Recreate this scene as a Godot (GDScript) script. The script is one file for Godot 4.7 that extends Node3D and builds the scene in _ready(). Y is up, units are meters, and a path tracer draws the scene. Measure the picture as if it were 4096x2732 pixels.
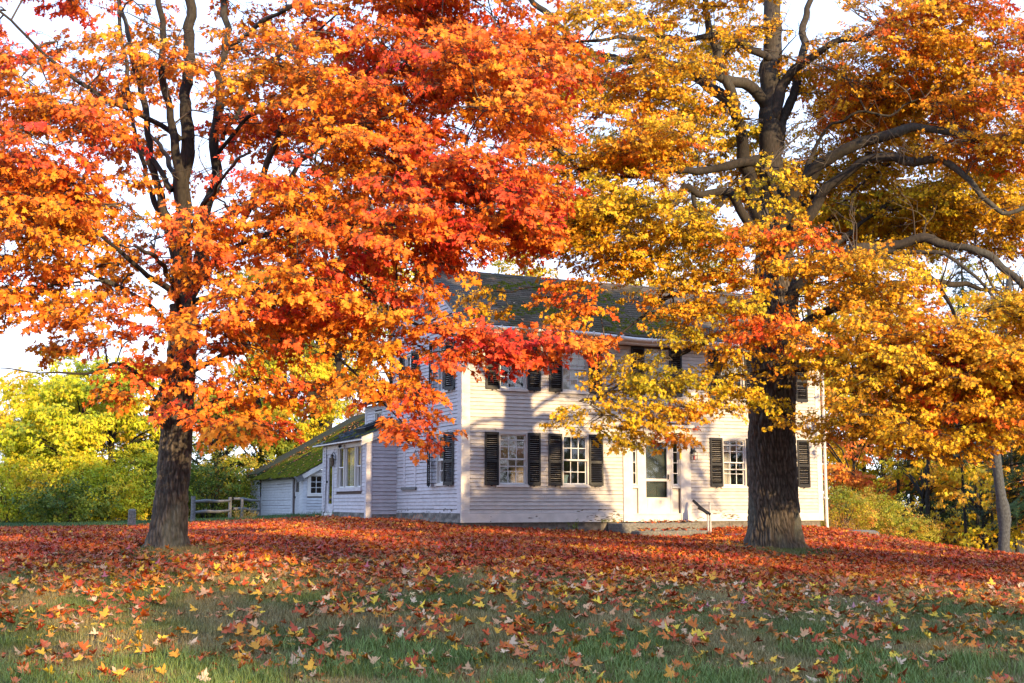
extends Node3D
# A white clapboard farmhouse between two sugar maples in autumn, low sun from behind the viewer's right shoulder.

const F := 5000.0            # focal length in pixels of the 4096-wide photograph
const PITCH := 7.43          # the camera looks up a little
const EYE := Vector3(0, 1.6, 0)
const HOUSE_TURN := 24.8

var rng := RandomNumberGenerator.new()
var M := {}
var noise := FastNoiseLite.new()
var noise2 := FastNoiseLite.new()
var house_at := Vector3.ZERO
var names := {}
var g_cell := PackedFloat32Array()
var leaf_meshes := []        # maple leaf sprays for the two big maples
var far_meshes := []         # coarser sprays for the trees further off
var litter_meshes := []
var single_leaf := []
var spray_leaves := {}
var ground_leaf := []
var boards := []

# ---------------------------------------------------------------- mesh builder
class Mb:
	var v := PackedVector3Array()
	var n := PackedVector3Array()
	var c := PackedColorArray()
	var ix := PackedInt32Array()
	var col := Color.WHITE
	var smooth := false
	func tri(a: Vector3, b: Vector3, d: Vector3) -> void:
		var k := v.size()
		v.append(a); v.append(b); v.append(d)
		c.append(col); c.append(col); c.append(col)
		var nn := (d - a).cross(b - a).normalized()
		n.append(nn); n.append(nn); n.append(nn)
		ix.append(k); ix.append(k + 1); ix.append(k + 2)
	func quad(a: Vector3, b: Vector3, d: Vector3, e: Vector3) -> void:   # clockwise from outside
		var k := v.size()
		v.append(a); v.append(b); v.append(d); v.append(e)
		var nn := (d - a).cross(b - a).normalized()
		for i in 4:
			c.append(col); n.append(nn)
		ix.append(k); ix.append(k + 1); ix.append(k + 2)
		ix.append(k); ix.append(k + 2); ix.append(k + 3)
	func hexa(p: Array) -> void:   # 0-3 bottom ring (x0z0, x1z0, x1z1, x0z1), 4-7 top ring
		quad(p[3], p[7], p[6], p[2]); quad(p[1], p[5], p[4], p[0])
		quad(p[0], p[4], p[7], p[3]); quad(p[2], p[6], p[5], p[1])
		quad(p[7], p[4], p[5], p[6]); quad(p[0], p[3], p[2], p[1])
	func box(a: Vector3, b: Vector3, t := Transform3D()) -> void:
		var lo := Vector3(minf(a.x, b.x), minf(a.y, b.y), minf(a.z, b.z))
		var hi := Vector3(maxf(a.x, b.x), maxf(a.y, b.y), maxf(a.z, b.z))
		hexa([t * lo, t * Vector3(hi.x, lo.y, lo.z), t * Vector3(hi.x, lo.y, hi.z), t * Vector3(lo.x, lo.y, hi.z),
			t * Vector3(lo.x, hi.y, lo.z), t * Vector3(hi.x, hi.y, lo.z), t * hi, t * Vector3(lo.x, hi.y, hi.z)])
	func tube(p: PackedVector3Array, r: PackedFloat32Array, sides: int, cap := true) -> void:
		var m := p.size()
		if m < 2: return
		var t0 := (p[1] - p[0]).normalized()
		var up := Vector3.RIGHT if absf(t0.y) > 0.8 else Vector3.UP
		var a := t0.cross(up).normalized()
		var base := v.size()
		for i in m:
			var t := (p[mini(i + 1, m - 1)] - p[maxi(i - 1, 0)]).normalized()
			a = (a - t * a.dot(t)).normalized()
			var b := t.cross(a)
			for s in sides:
				var w := TAU * s / sides
				var dir := a * cos(w) + b * sin(w)
				v.append(p[i] + dir * r[i]); n.append(dir); c.append(col)
		for i in m - 1:
			for s in sides:
				var k0 := base + i * sides + s
				var k1 := base + i * sides + (s + 1) % sides
				ix.append(k0); ix.append(k1 + sides); ix.append(k1)
				ix.append(k0); ix.append(k0 + sides); ix.append(k1 + sides)
		if cap:
			for e in [0, m - 1]:
				var k := v.size()
				v.append(p[e]); n.append((p[e] - p[1 if e == 0 else m - 2]).normalized()); c.append(col)
				for s in sides:
					var q0 = base + e * sides + s
					var q1 = base + e * sides + (s + 1) % sides
					ix.append(k); ix.append(q0 if e else q1); ix.append(q1 if e else q0)
	func mesh(mat: Material) -> ArrayMesh:
		var m := ArrayMesh.new()
		if v.size() > 0: add_to(m, mat)
		return m
	func add_to(m: ArrayMesh, mat: Material) -> void:
		var a := []
		a.resize(Mesh.ARRAY_MAX)
		a[Mesh.ARRAY_VERTEX] = v; a[Mesh.ARRAY_NORMAL] = n; a[Mesh.ARRAY_COLOR] = c; a[Mesh.ARRAY_INDEX] = ix
		m.add_surface_from_arrays(Mesh.PRIMITIVE_TRIANGLES, a)
		m.surface_set_material(m.get_surface_count() - 1, mat)

# ---------------------------------------------------------------- small helpers
func at(px: float, py: float, d: float) -> Vector3:     # a point of the place: direction as read in the photograph, d metres in front of the viewer
	var p := deg_to_rad(PITCH)
	var x := (px - 2048.0) / F
	var y := (1366.0 - py) / F
	var dir := Vector3(x, y * cos(p) + sin(p), y * sin(p) - cos(p))
	return EYE + dir * (d / -dir.z)

func numbered(called: String) -> String:
	if not names.has(called):
		names[called] = 0
		return called
	names[called] += 1
	return "%s_%03d" % [called, names[called]]

func thing(called: String, label: String, category: String, where := Vector3.ZERO, turn := 0.0, group := "") -> Node3D:
	var o := Node3D.new()
	o.name = numbered(called)
	o.position = where
	o.rotation.y = turn
	add_child(o)
	tag(o, label, category, group)
	return o

func tag(o: Node, label := "", category := "", group := "", kind := "") -> void:
	if label: o.set_meta("label", label)
	if category: o.set_meta("category", category)
	if group: o.set_meta("group", group)
	if kind: o.set_meta("kind", kind)

func obj(called: String, m: Mesh, parent: Node = self, t := Transform3D()) -> MeshInstance3D:
	var o := MeshInstance3D.new()
	o.name = numbered(called) if parent == self else called
	o.mesh = m
	o.transform = t
	parent.add_child(o, true)
	return o

func node(called: String, parent: Node, t := Transform3D()) -> Node3D:
	var o := Node3D.new()
	o.name = called
	o.transform = t
	parent.add_child(o, true)
	return o

func many(called: String, m: Mesh, buf: PackedFloat32Array, parent: Node = self) -> MultiMeshInstance3D:
	var mm := MultiMesh.new()
	mm.transform_format = MultiMesh.TRANSFORM_3D
	mm.use_colors = true
	mm.mesh = m
	mm.instance_count = buf.size() / 16
	mm.buffer = buf
	var o := MultiMeshInstance3D.new()
	o.name = numbered(called) if parent == self else called
	o.multimesh = mm
	o.set_meta("kind", "stuff")
	parent.add_child(o, true)
	return o

func put(buf: PackedFloat32Array, b: Basis, p: Vector3, c: Color) -> void:
	buf.append(b.x.x); buf.append(b.y.x); buf.append(b.z.x); buf.append(p.x)
	buf.append(b.x.y); buf.append(b.y.y); buf.append(b.z.y); buf.append(p.y)
	buf.append(b.x.z); buf.append(b.y.z); buf.append(b.z.z); buf.append(p.z)
	buf.append(c.r); buf.append(c.g); buf.append(c.b); buf.append(1.0)

func rnd(a: float, b: float) -> float:
	return rng.randf_range(a, b)

func rvec(s := 1.0) -> Vector3:
	return Vector3(rng.randf_range(-s, s), rng.randf_range(-s, s), rng.randf_range(-s, s))

func lin(r: float, g: float, b: float) -> Color:
	return Color(r, g, b).linear_to_srgb()

func grain(freq: float, lo: float, hi: float, size := 256, kind := FastNoiseLite.TYPE_SIMPLEX_SMOOTH, octaves := 4, sd := 1) -> NoiseTexture2D:
	var f := FastNoiseLite.new()
	f.noise_type = kind
	f.frequency = freq
	f.fractal_octaves = octaves
	f.seed = sd
	var t := NoiseTexture2D.new()
	t.width = size; t.height = size
	t.seamless = true
	t.noise = f
	var g := Gradient.new()
	g.set_color(0, Color(lo, lo, lo)); g.set_color(1, Color(hi, hi, hi))
	t.color_ramp = g
	return t

func mat(called: String, c: Color, rough := 0.8, tex: Texture2D = null, scale := Vector3.ONE, bump := 0.0, vcol := false) -> StandardMaterial3D:
	var m := StandardMaterial3D.new()
	m.resource_name = called
	m.albedo_color = c
	m.roughness = rough
	m.metallic_specular = 0.4
	m.vertex_color_use_as_albedo = vcol
	if tex:
		m.albedo_texture = tex
		m.uv1_triplanar = true
		m.uv1_world_triplanar = true
		m.uv1_scale = scale
		if bump > 0.0:
			m.heightmap_enabled = true
			m.heightmap_texture = tex
			m.heightmap_scale = bump
	M[called] = m
	return m

func glass_mat(called: String, a := 0.06) -> void:
	var m := StandardMaterial3D.new()
	m.resource_name = called
	m.albedo_color = Color(0.18, 0.2, 0.19, a)
	m.transparency = BaseMaterial3D.TRANSPARENCY_ALPHA
	m.roughness = 0.02
	m.metallic_specular = 0.6
	M[called] = m

func leaf_mat(called: String, through: float) -> void:
	var m := StandardMaterial3D.new()
	m.resource_name = called
	m.vertex_color_use_as_albedo = true
	m.roughness = 0.55
	m.metallic_specular = 0.3
	m.backlight_enabled = true
	m.backlight = Color(through, through, through)
	m.cull_mode = BaseMaterial3D.CULL_DISABLED
	M[called] = m

func spline(p: Array, step: float) -> PackedVector3Array:
	var out := PackedVector3Array()
	for i in p.size() - 1:
		var a: Vector3 = p[maxi(i - 1, 0)]
		var b: Vector3 = p[i]
		var c: Vector3 = p[i + 1]
		var d: Vector3 = p[mini(i + 2, p.size() - 1)]
		var k := maxi(2, int(b.distance_to(c) / step))
		for j in k:
			out.append(b.cubic_interpolate(c, a, d, float(j) / k))
	out.append(p[-1])
	return out

# ---------------------------------------------------------------- ground
var anchors := [[-12, 4, -0.55], [0, 4, -0.55], [12, 4, -0.6], [-8, 11, 0.0], [0, 11, 0.0], [8, 11, -0.02], [-8, 15, 0.45], [0, 15, 0.42], [8, 15, 0.3],
	[-5.46, 20, 0.89], [0, 20, 0.80], [5, 20, 0.52], [9, 20, 0.35], [5.2, 25, 0.68], [0, 26, 0.86], [-11, 25, 0.88], [-11, 34, 0.9], [-1.3, 32, 1.01], [-1, 29, 0.93],
	[3.75, 32.4, 0.73], [9.15, 36.8, 0.9], [9.5, 33, 0.7], [12.3, 30, 0.34], [10, 26, 0.42], [16, 28, 0.05], [-4.5, 38, 1.2], [-7.8, 47, 1.19], [-12, 40, 0.92], [-10.5, 48, 1.0], [-24, 34, 0.85], [-26, 48, 0.85], [-18, 40, 0.88],
	[13.2, 34, 0.2], [13, 42, 0.1], [20, 42, -0.5], [2, 45, 0.9], [-20, 60, 0.9], [0, 60, 0.9], [20, 60, 0.0], [0, -10, -0.8], [30, -20, -0.8], [-25, -20, -0.8], [-20, 15, 0.3], [-20, 24, 0.85]]
var weights := []
const GX0 := -40.0
const GD0 := -30.0
const GN := 201      # 0.5 m cells over 100 m
const GM := 221

func kernel(r2: float) -> float:
	return sqrt(r2 + 4.0)

func solve_ground() -> void:
	var n := anchors.size()
	var a := []
	for i in n + 1:
		var row := PackedFloat64Array()
		row.resize(n + 2)
		for j in n:
			if i < n:
				var dx: float = anchors[i][0] - anchors[j][0]
				var dy: float = anchors[i][1] - anchors[j][1]
				row[j] = kernel(dx * dx + dy * dy) + (-0.15 if i == j else 0.0)
			else:
				row[j] = 1.0
		row[n] = 1.0 if i < n else 0.0
		row[n + 1] = anchors[i][2] if i < n else 0.0
		a.append(row)
	for k in n + 1:
		var best := k
		for i in range(k + 1, n + 1):
			if absf(a[i][k]) > absf(a[best][k]): best = i
		var sw = a[k]; a[k] = a[best]; a[best] = sw
		for i in range(k + 1, n + 1):
			var f: float = a[i][k] / a[k][k]
			for j in range(k, n + 2):
				a[i][j] -= f * a[k][j]
	weights.resize(n + 1)
	for k in range(n, -1, -1):
		var s: float = a[k][n + 1]
		for j in range(k + 1, n + 1): s -= a[k][j] * weights[j]
		weights[k] = s / a[k][k]
	g_cell.resize(GN * GM)
	for j in GM:
		for i in GN:
			g_cell[j * GN + i] = ground_raw(GX0 + i * 0.5, GD0 + j * 0.5)

func ground_raw(x: float, d: float) -> float:
	var s: float = weights[anchors.size()]
	for j in anchors.size():
		var dx: float = x - anchors[j][0]
		var dy: float = d - anchors[j][1]
		s += weights[j] * kernel(dx * dx + dy * dy)
	s += noise.get_noise_2d(x * 6.0, d * 6.0) * 0.03 + noise2.get_noise_2d(x * 25.0, d * 25.0) * 0.012
	# a low mound at the foot of each maple
	s += 0.07 * exp(-((x + 5.46) ** 2 + (d - 20.0) ** 2) / 0.8) + 0.10 * exp(-((x - 5.2) ** 2 + (d - 25.0) ** 2) / 2.2)
	return s

func gy(x: float, z: float) -> float:
	var u := clampf((x - GX0) * 2.0, 0.0, GN - 1.001)
	var w := clampf((-z - GD0) * 2.0, 0.0, GM - 1.001)
	var i := int(u)
	var j := int(w)
	var fu := u - i
	var fw := w - j
	var k := j * GN + i
	return lerpf(lerpf(g_cell[k], g_cell[k + 1], fu), lerpf(g_cell[k + GN], g_cell[k + GN + 1], fu), fw)

func on_ground(p: Vector3) -> Vector3:
	return Vector3(p.x, gy(p.x, p.z), p.z)

func slope_basis(x: float, z: float) -> Basis:
	var e := 0.4
	var nx := gy(x - e, z) - gy(x + e, z)
	var nz := gy(x, z - e) - gy(x, z + e)
	var up := Vector3(nx, 2 * e, nz).normalized()
	var ax := up.cross(Vector3.BACK).normalized()
	return Basis(ax, up, ax.cross(up))

# ---------------------------------------------------------------- leaves
const OUTLINE := [[0.0, 0.0], [0.30, -0.03], [0.19, 0.15], [0.44, 0.27], [0.56, 0.52], [0.35, 0.49], [0.18, 0.45], [0.26, 0.72], [0.12, 0.75], [0.0, 1.0]]
const OUTLINE_LOW := [[0.0, 0.0], [0.30, 0.0], [0.17, 0.17], [0.54, 0.48], [0.17, 0.46], [0.0, 1.0]]

func add_leaf(mb: Mb, outline: Array, b: Basis, p: Vector3, size: float, fold: float, droop: float, c: Color) -> void:
	var pts := []
	for o in outline: pts.append(o)
	for i in range(outline.size() - 2, 0, -1): pts.append([-outline[i][0], outline[i][1]])
	var k := mb.v.size()
	var nn := b.z
	mb.v.append(p + b * (Vector3(0, 0.38, -droop * 0.14) * size)); mb.n.append(nn); mb.c.append(c)
	for q in pts:
		var w := Vector3(q[0], q[1], fold * absf(q[0]) - droop * q[1] * q[1])
		mb.v.append(p + b * (w * size))
		mb.n.append((b * Vector3(-fold * signf(q[0]), 2.0 * droop * q[1], 1.0)).normalized())
		mb.c.append(c)
	for i in pts.size():
		mb.ix.append(k); mb.ix.append(k + 1 + (i + 1) % pts.size()); mb.ix.append(k + 1 + i)

# A spray: a twig along +x with leaves in pairs; blades hang outward and down.
func spray(n: int, length: float, size: float, outline: Array, lm: Material, sd: int, twig := true) -> ArrayMesh:
	rng.seed = sd
	var mb := Mb.new()
	var tw := Mb.new()
	var each := []
	var path := PackedVector3Array()
	for i in 5:
		var f := i / 4.0
		path.append(Vector3(f * length, -0.10 * length * f * f + rnd(-0.02, 0.02), rnd(-0.03, 0.03)))
	if twig: tw.tube(path, PackedFloat32Array([0.006, 0.005, 0.004, 0.003, 0.002]), 3, false)
	for i in n:
		var f := clampf((i / 2 + rnd(0.2, 1.0)) / (n * 0.5), 0, 1)
		var side := 1.0 if i % 2 else -1.0
		var p := path[0].lerp(path[4], f) + Vector3(rnd(-0.04, 0.04), 0, 0)
		var stem := Vector3(rnd(0.1, 0.9), rnd(-0.5, 0.45), side * rnd(0.3, 1.0)).normalized() * rnd(0.04, 0.12)
		var tip := (Vector3(stem.x, 0, stem.z).normalized() * rnd(0.25, 0.9) + Vector3(rnd(0, 0.5), rnd(-1.0, -0.15), 0)).normalized()
		var nor := (Vector3.UP * rnd(0.1, 0.6) + Vector3.RIGHT * rnd(0.3, 1.0) + rvec(0.4))
		nor = (nor - tip * nor.dot(tip)).normalized()
		var b := Basis(tip.cross(nor), tip, nor)
		var v := rnd(0.78, 1.18)
		var c := Color(v, v * rnd(0.78, 1.22), v * rnd(0.7, 1.3))
		if twig:
			tw.tube(PackedVector3Array([p, p + stem]), PackedFloat32Array([0.0025, 0.0018]), 3, false)
		var sz := size * rnd(0.5, 1.25)
		add_leaf(mb, outline, b, p + stem, sz, rnd(-0.25, 0.6), rnd(-0.15, 0.55), c)
		each.append(Transform3D(b.scaled_local(Vector3(sz, sz, sz)), p + stem))
	spray_leaves[sd] = each
	var m := ArrayMesh.new()
	mb.add_to(m, lm)
	if twig: tw.add_to(m, M.twig)
	return m

func trunk_noise() -> FastNoiseLite:
	var f := FastNoiseLite.new()
	f.noise_type = FastNoiseLite.TYPE_CELLULAR
	f.cellular_return_type = FastNoiseLite.RETURN_DISTANCE2_SUB
	f.cellular_jitter = 1.0
	f.frequency = 1.0
	f.fractal_type = FastNoiseLite.FRACTAL_NONE
	f.seed = 5
	return f

func pick(pal: Array, t: float) -> Color:
	var f := clampf(t, 0, 0.9999) * (pal.size() - 1)
	var i := int(f)
	var a: Array = pal[i]
	var b: Array = pal[i + 1]
	var w := f - i
	return Color(lerpf(a[0], b[0], w), lerpf(a[1], b[1], w), lerpf(a[2], b[2], w))

# ---------------------------------------------------------------- maples
# T collects what one maple is made of: limbs (polylines), thin branches, sprays of leaves.
func new_tree(root: Node3D, axis: Array, pal: Array, reach: float) -> Dictionary:
	return {"root": root, "nodes": PackedVector3Array(), "rad": PackedFloat32Array(), "axis": axis, "pal": pal, "br": Mb.new(), "buf": [PackedFloat32Array(), PackedFloat32Array(), PackedFloat32Array()], "scale": 1.0, "bias": 0.0, "full": 1.0, "clear": 0.0, "push": 1.0, "reach": reach}

func limb(T: Dictionary, pts: Array, r0: float, r1: float, called := "limb", sides := 10) -> void:
	var o: Vector3 = T.root.position
	var p := spline(pts, 0.12)
	var r := PackedFloat32Array()
	var m := p.size()
	for i in m:
		var f := float(i) / (m - 1)
		r.append(lerpf(r0, r1, pow(f, 0.8)) * (1.0 + 0.10 * noise2.get_noise_1d(i * 9.0 + r0 * 900.0)))
		if i > 0 and i < m - 1:
			p[i] += Vector3(noise.get_noise_2d(i * 7.0, r0 * 3000.0), noise.get_noise_2d(i * 7.0, 50.0 + r0 * 3000.0), noise.get_noise_2d(i * 7.0, 99.0 + r0 * 3000.0)) * minf(0.10, r0 * 0.9)
		T.nodes.append(p[i])
		T.rad.append(r[i])
	var mb := Mb.new()
	var q := PackedVector3Array()
	for x in p: q.append(x - o)
	mb.tube(q, r, sides)
	for i in mb.v.size():
		var w := mb.v[i]
		var g := noise.get_noise_3d(w.x * 40.0, w.y * 14.0, w.z * 40.0)
		mb.v[i] += mb.n[i] * g * minf(0.03, r0 * 0.22)
		var lich := smoothstep(0.1, 0.5, noise2.get_noise_3d(w.x * 9.0, w.y * 9.0, w.z * 9.0))
		var k := 1.0 + 0.9 * g
		mb.c[i] = Color(0.062 * k, 0.05 * k, 0.04 * k).lerp(Color(0.17, 0.165, 0.14), lich * 0.5)
	obj(called, mb.mesh(M.bark), T.root)

func trunk(T: Dictionary, pts: Array, radii: Array, flare: float, lichen_h: float, sides: int, step: float, called := "trunk") -> void:
	var cells := trunk_noise()
	var o: Vector3 = T.root.position
	var p := spline(pts, step)
	var m := p.size()
	var mb := Mb.new()
	var len_total := 0.0
	var seg := PackedFloat32Array([0.0])
	for i in range(1, m):
		len_total += p[i].distance_to(p[i - 1])
		seg.append(len_total)
	var ctrl := PackedFloat32Array([0.0])
	var acc := 0.0
	for i in range(1, pts.size()):
		acc += pts[i].distance_to(pts[i - 1])
		ctrl.append(acc)
	for i in m:
		var s := seg[i] / len_total * acc
		var k := 0
		while k < ctrl.size() - 2 and s > ctrl[k + 1]: k += 1
		var f := (s - ctrl[k]) / (ctrl[k + 1] - ctrl[k])
		var r: float = lerpf(radii[k], radii[k + 1], smoothstep(0, 1, f) * 0.5 + f * 0.5)
		var h = p[i].y - pts[0].y
		if i % 3 == 0:
			T.nodes.append(p[i])
			T.rad.append(r)
		for a in sides:
			var w := TAU * a / sides
			var dir := Vector3(cos(w), 0, sin(w))
			var fl := flare * exp(-maxf(h, 0) / 0.22) * (0.35 + 1.5 * maxf(0.0, 0.25 + noise.get_noise_2d(cos(w) * 55.0, sin(w) * 55.0 + flare * 1000.0)))
			var broad := noise.get_noise_3d(cos(w) * 40.0, h * 9.0, sin(w) * 40.0 + flare * 500.0) * 0.07
			# furrowed bark: long plates between grooves
			var back := fposmod(w - PI * 1.5, TAU)      # the seam of the pattern lies at the back
			var warp := noise.get_noise_2d(h * 40.0, back * 30.0) * 0.05
			var plate := cells.get_noise_2d((back * r + warp) / 0.06, h / 0.30 + back * 0.7) + 1.0
			var ridge := cells.get_noise_2d((back * r + warp) / 0.17 + 40.0, h / 1.1) + 1.0
			var fine := noise2.get_noise_2d(w * r * 2100.0, h * 210.0)
			var g := smoothstep(0.02, 0.34, plate) * (0.45 + 0.55 * smoothstep(0.0, 0.25, ridge))
			var rr := r * (1.0 + broad) + fl + (g - 1.0) * 0.042 * clampf(r / 0.4, 0.45, 1.0) + fine * 0.010
			mb.v.append(p[i] - o + dir * rr)
			mb.n.append(dir)
			var lich := smoothstep(0.05, 0.4, noise2.get_noise_3d(cos(w) * r * 60.0, h * 30.0, sin(w) * r * 60.0) + 0.35 * (1.0 - smoothstep(0.0, lichen_h, h)) - 0.18)
			var warm := 0.5 + 0.5 * noise.get_noise_2d(w * 30.0, h * 12.0)
			var tone := (0.42 + 0.58 * g) * (1.0 + 0.6 * fine) * 1.2
			var c := Color(0.14, 0.12, 0.10).lerp(Color(0.145, 0.10, 0.07), warm * 0.7) * tone
			mb.c.append(c.lerp(Color(0.19, 0.205, 0.17), lich * 0.5))
	for i in m - 1:
		for a in sides:
			var k0 := i * sides + a
			var k1 := i * sides + (a + 1) % sides
			mb.ix.append(k0); mb.ix.append(k1); mb.ix.append(k1 + sides)
			mb.ix.append(k0); mb.ix.append(k1 + sides); mb.ix.append(k0 + sides)
	var st := SurfaceTool.new()
	var am := mb.mesh(M.bark)
	st.create_from(am, 0)
	st.generate_normals()
	var am2 := st.commit()
	am2.surface_set_material(0, M.bark)
	obj(called, am2, T.root)

func attach(T: Dictionary, c: Vector3) -> int:
	var best := -1
	var bd := 1e9
	for i in T.nodes.size():
		var q: Vector3 = T.nodes[i]
		var d := q.distance_to(c) + maxf(0.0, q.y - c.y) * 0.7 + (0.6 if T.rad[i] > 0.2 else 0.0)
		if d < bd:
			bd = d
			best = i
	return best

# One bough: a branch from the nearest limb, spreading into a drooping fan of leafy twigs.
func bough(T: Dictionary, c: Vector3, r: float, bias := 0.0, full := 1.0, keep := true) -> void:
	var o: Vector3 = T.root.position
	var k := attach(T, c)
	var q: Vector3 = T.nodes[k]
	var ax: Vector3 = T.axis[0].lerp(T.axis[1], clampf((c.y - T.axis[0].y) / (T.axis[1].y - T.axis[0].y), 0, 1))
	if not keep and T.clear > 0.0 and c.z > ax.z + 0.3 and c.y > T.axis[0].y + 0.8 and absf(c.x - ax.x) < T.clear + 0.35 * r and rng.randf() < 0.9: return   # the old trunk carries few boughs on its near side
	var out := Vector3(c.x - ax.x, 0, c.z - ax.z).normalized()
	var from := Vector3(c.x - q.x, 0, c.z - q.z)
	out = (out * 0.55 + from.normalized() * 0.6 + Vector3(rnd(-0.3, 0.3), 0, rnd(-0.3, 0.3))).normalized()
	var start := c - out * r * 0.7
	var ln := q.distance_to(start)
	var mid := q.lerp(start, 0.5) + Vector3(0, 0.10 * ln, 0) + rvec(0.08 * ln)
	var rr := minf(T.rad[k] * 0.75, 0.010 + 0.011 * ln + 0.006 * r)
	var p := spline([q, mid, start], 0.2)
	var n := p.size()
	var rad := PackedFloat32Array()
	for i in n: rad.append(lerpf(rr, 0.012, float(i) / (n - 1)))
	for i in n:
		if i > 2 and i < n - 1: p[i] += rvec(0.03)
		if i > n / 3:
			T.nodes.append(p[i]); T.rad.append(rad[i])
	var loc := PackedVector3Array()
	for x in p: loc.append(x - o)
	T.br.tube(loc, rad, 5, false)
	var side := Vector3(-out.z, 0, out.x)
	var stalk := [start]
	for i in 4:
		var f := (i + 1) / 4.0
		stalk.append(start + out * r * 1.7 * f + Vector3(0, r * (0.16 * f - 0.42 * f * f), 0) + rvec(0.06 * r))
	var sp := spline(stalk, 0.2)
	var sr := PackedFloat32Array()
	loc = PackedVector3Array()
	for i in sp.size():
		sr.append(lerpf(0.012, 0.004, float(i) / (sp.size() - 1)))
		loc.append(sp[i] - o)
	T.br.tube(loc, sr, 4, false)
	var tws := int(11 * full * T.full * clampf(r, 0.6, 1.4))
	var hue: float = noise.get_noise_3d(c.x * 22.0, c.y * 22.0, c.z * 22.0) * 0.28 + bias * T.push + T.bias
	for i in tws:
		var f := (i + rnd(0.3, 1.0)) / tws
		var b0 := sp[int(f * (sp.size() - 1))]
		var sg := 1.0 if i % 2 else -1.0
		var dir := (side * sg * rnd(0.5, 1.0) + out * rnd(0.25, 0.9) + Vector3(0, rnd(-0.6, 0.5), 0)).normalized()
		var tl := r * rnd(0.55, 1.05) * (1.15 - 0.6 * f)
		var e := b0 + dir * tl + Vector3(0, -0.16 * tl * tl, 0)
		var md := b0.lerp(e, 0.5) + Vector3(0, 0.06 * tl, 0) + rvec(0.04)
		T.br.tube(PackedVector3Array([b0 - o, md - o, e - o]), PackedFloat32Array([0.007, 0.005, 0.003]), 3, false)
		var cn := maxi(2, int(tl / (0.19 * T.scale)))
		for j in cn:
			var w := (j + rnd(0.2, 1.0)) / cn
			var pos := b0.lerp(md, w * 2.0) if w < 0.5 else md.lerp(e, w * 2.0 - 1.0)
			leafy(T, pos + rvec(0.13), dir, hue)
	for j in 4:
		leafy(T, sp[sp.size() - 1 - j] + rvec(0.05), out, hue)

func leafy(T: Dictionary, pos: Vector3, dir: Vector3, hue: float) -> void:
	var yaw := atan2(-dir.z, dir.x) + rnd(-0.9, 0.9)
	var b := Basis(Vector3.UP, yaw) * Basis(Vector3.BACK, rnd(-0.55, 0.35)) * Basis(Vector3.RIGHT, rnd(-0.5, 0.5))
	var s: float = T.scale * rnd(0.8, 1.15)
	var t := 0.5 + hue + rnd(-0.2, 0.2) + noise2.get_noise_3d(pos.x * 30.0, pos.y * 30.0, pos.z * 30.0) * 0.3
	var c := pick(T.pal, t) * rnd(0.88, 1.12)
	put(T.buf[rng.randi() % 3], b.scaled(Vector3(s, s, s)), pos - T.root.position, c)

# Slender bare branches that show between the leaves.
func bare(T: Dictionary, c: Vector3, e: Vector3, n: int) -> void:
	var o: Vector3 = T.root.position
	for i in n:
		var tip := c + Vector3(rnd(-1, 1) * e.x, rnd(-1, 1) * e.y, rnd(-1, 1) * e.z)
		var q: Vector3 = T.nodes[attach(T, tip)]
		var ln := q.distance_to(tip)
		if ln > 3.5: continue
		var p := spline([q, q.lerp(tip, 0.4) + rvec(0.1 * ln) + Vector3(0, 0.06 * ln, 0), q.lerp(tip, 0.75) + rvec(0.1 * ln), tip], 0.15)
		var loc := PackedVector3Array()
		var r := PackedFloat32Array()
		for k in p.size():
			loc.append(p[k] - o)
			r.append(lerpf(0.010 + 0.008 * ln, 0.004, float(k) / (p.size() - 1)))
		T.br.tube(loc, r, 5, false)
		for k in range(2, p.size(), 2):
			var d := (rvec() + (tip - q).normalized() * 0.8).normalized() * rnd(0.2, 0.7)
			var m := loc[k] + d * 0.5 + rvec(0.04)
			T.br.tube(PackedVector3Array([loc[k], m, loc[k] + d]), PackedFloat32Array([0.007, 0.005, 0.002]), 3, false)
			T.br.tube(PackedVector3Array([m, m + (d.normalized() + rvec(0.8)) * 0.2]), PackedFloat32Array([0.004, 0.002]), 3, false)

# Boughs spread through an ellipsoid.
func fill(T: Dictionary, c: Vector3, e: Vector3, n: int, r: float, bias := 0.0, full := 1.0) -> void:
	for i in n:
		var d := rvec()
		while d.length() > 1.0: d = rvec()
		d = d.normalized() * pow(d.length(), 0.7)
		bough(T, c + d * e, r * rnd(0.75, 1.2), bias, full, false)

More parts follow.
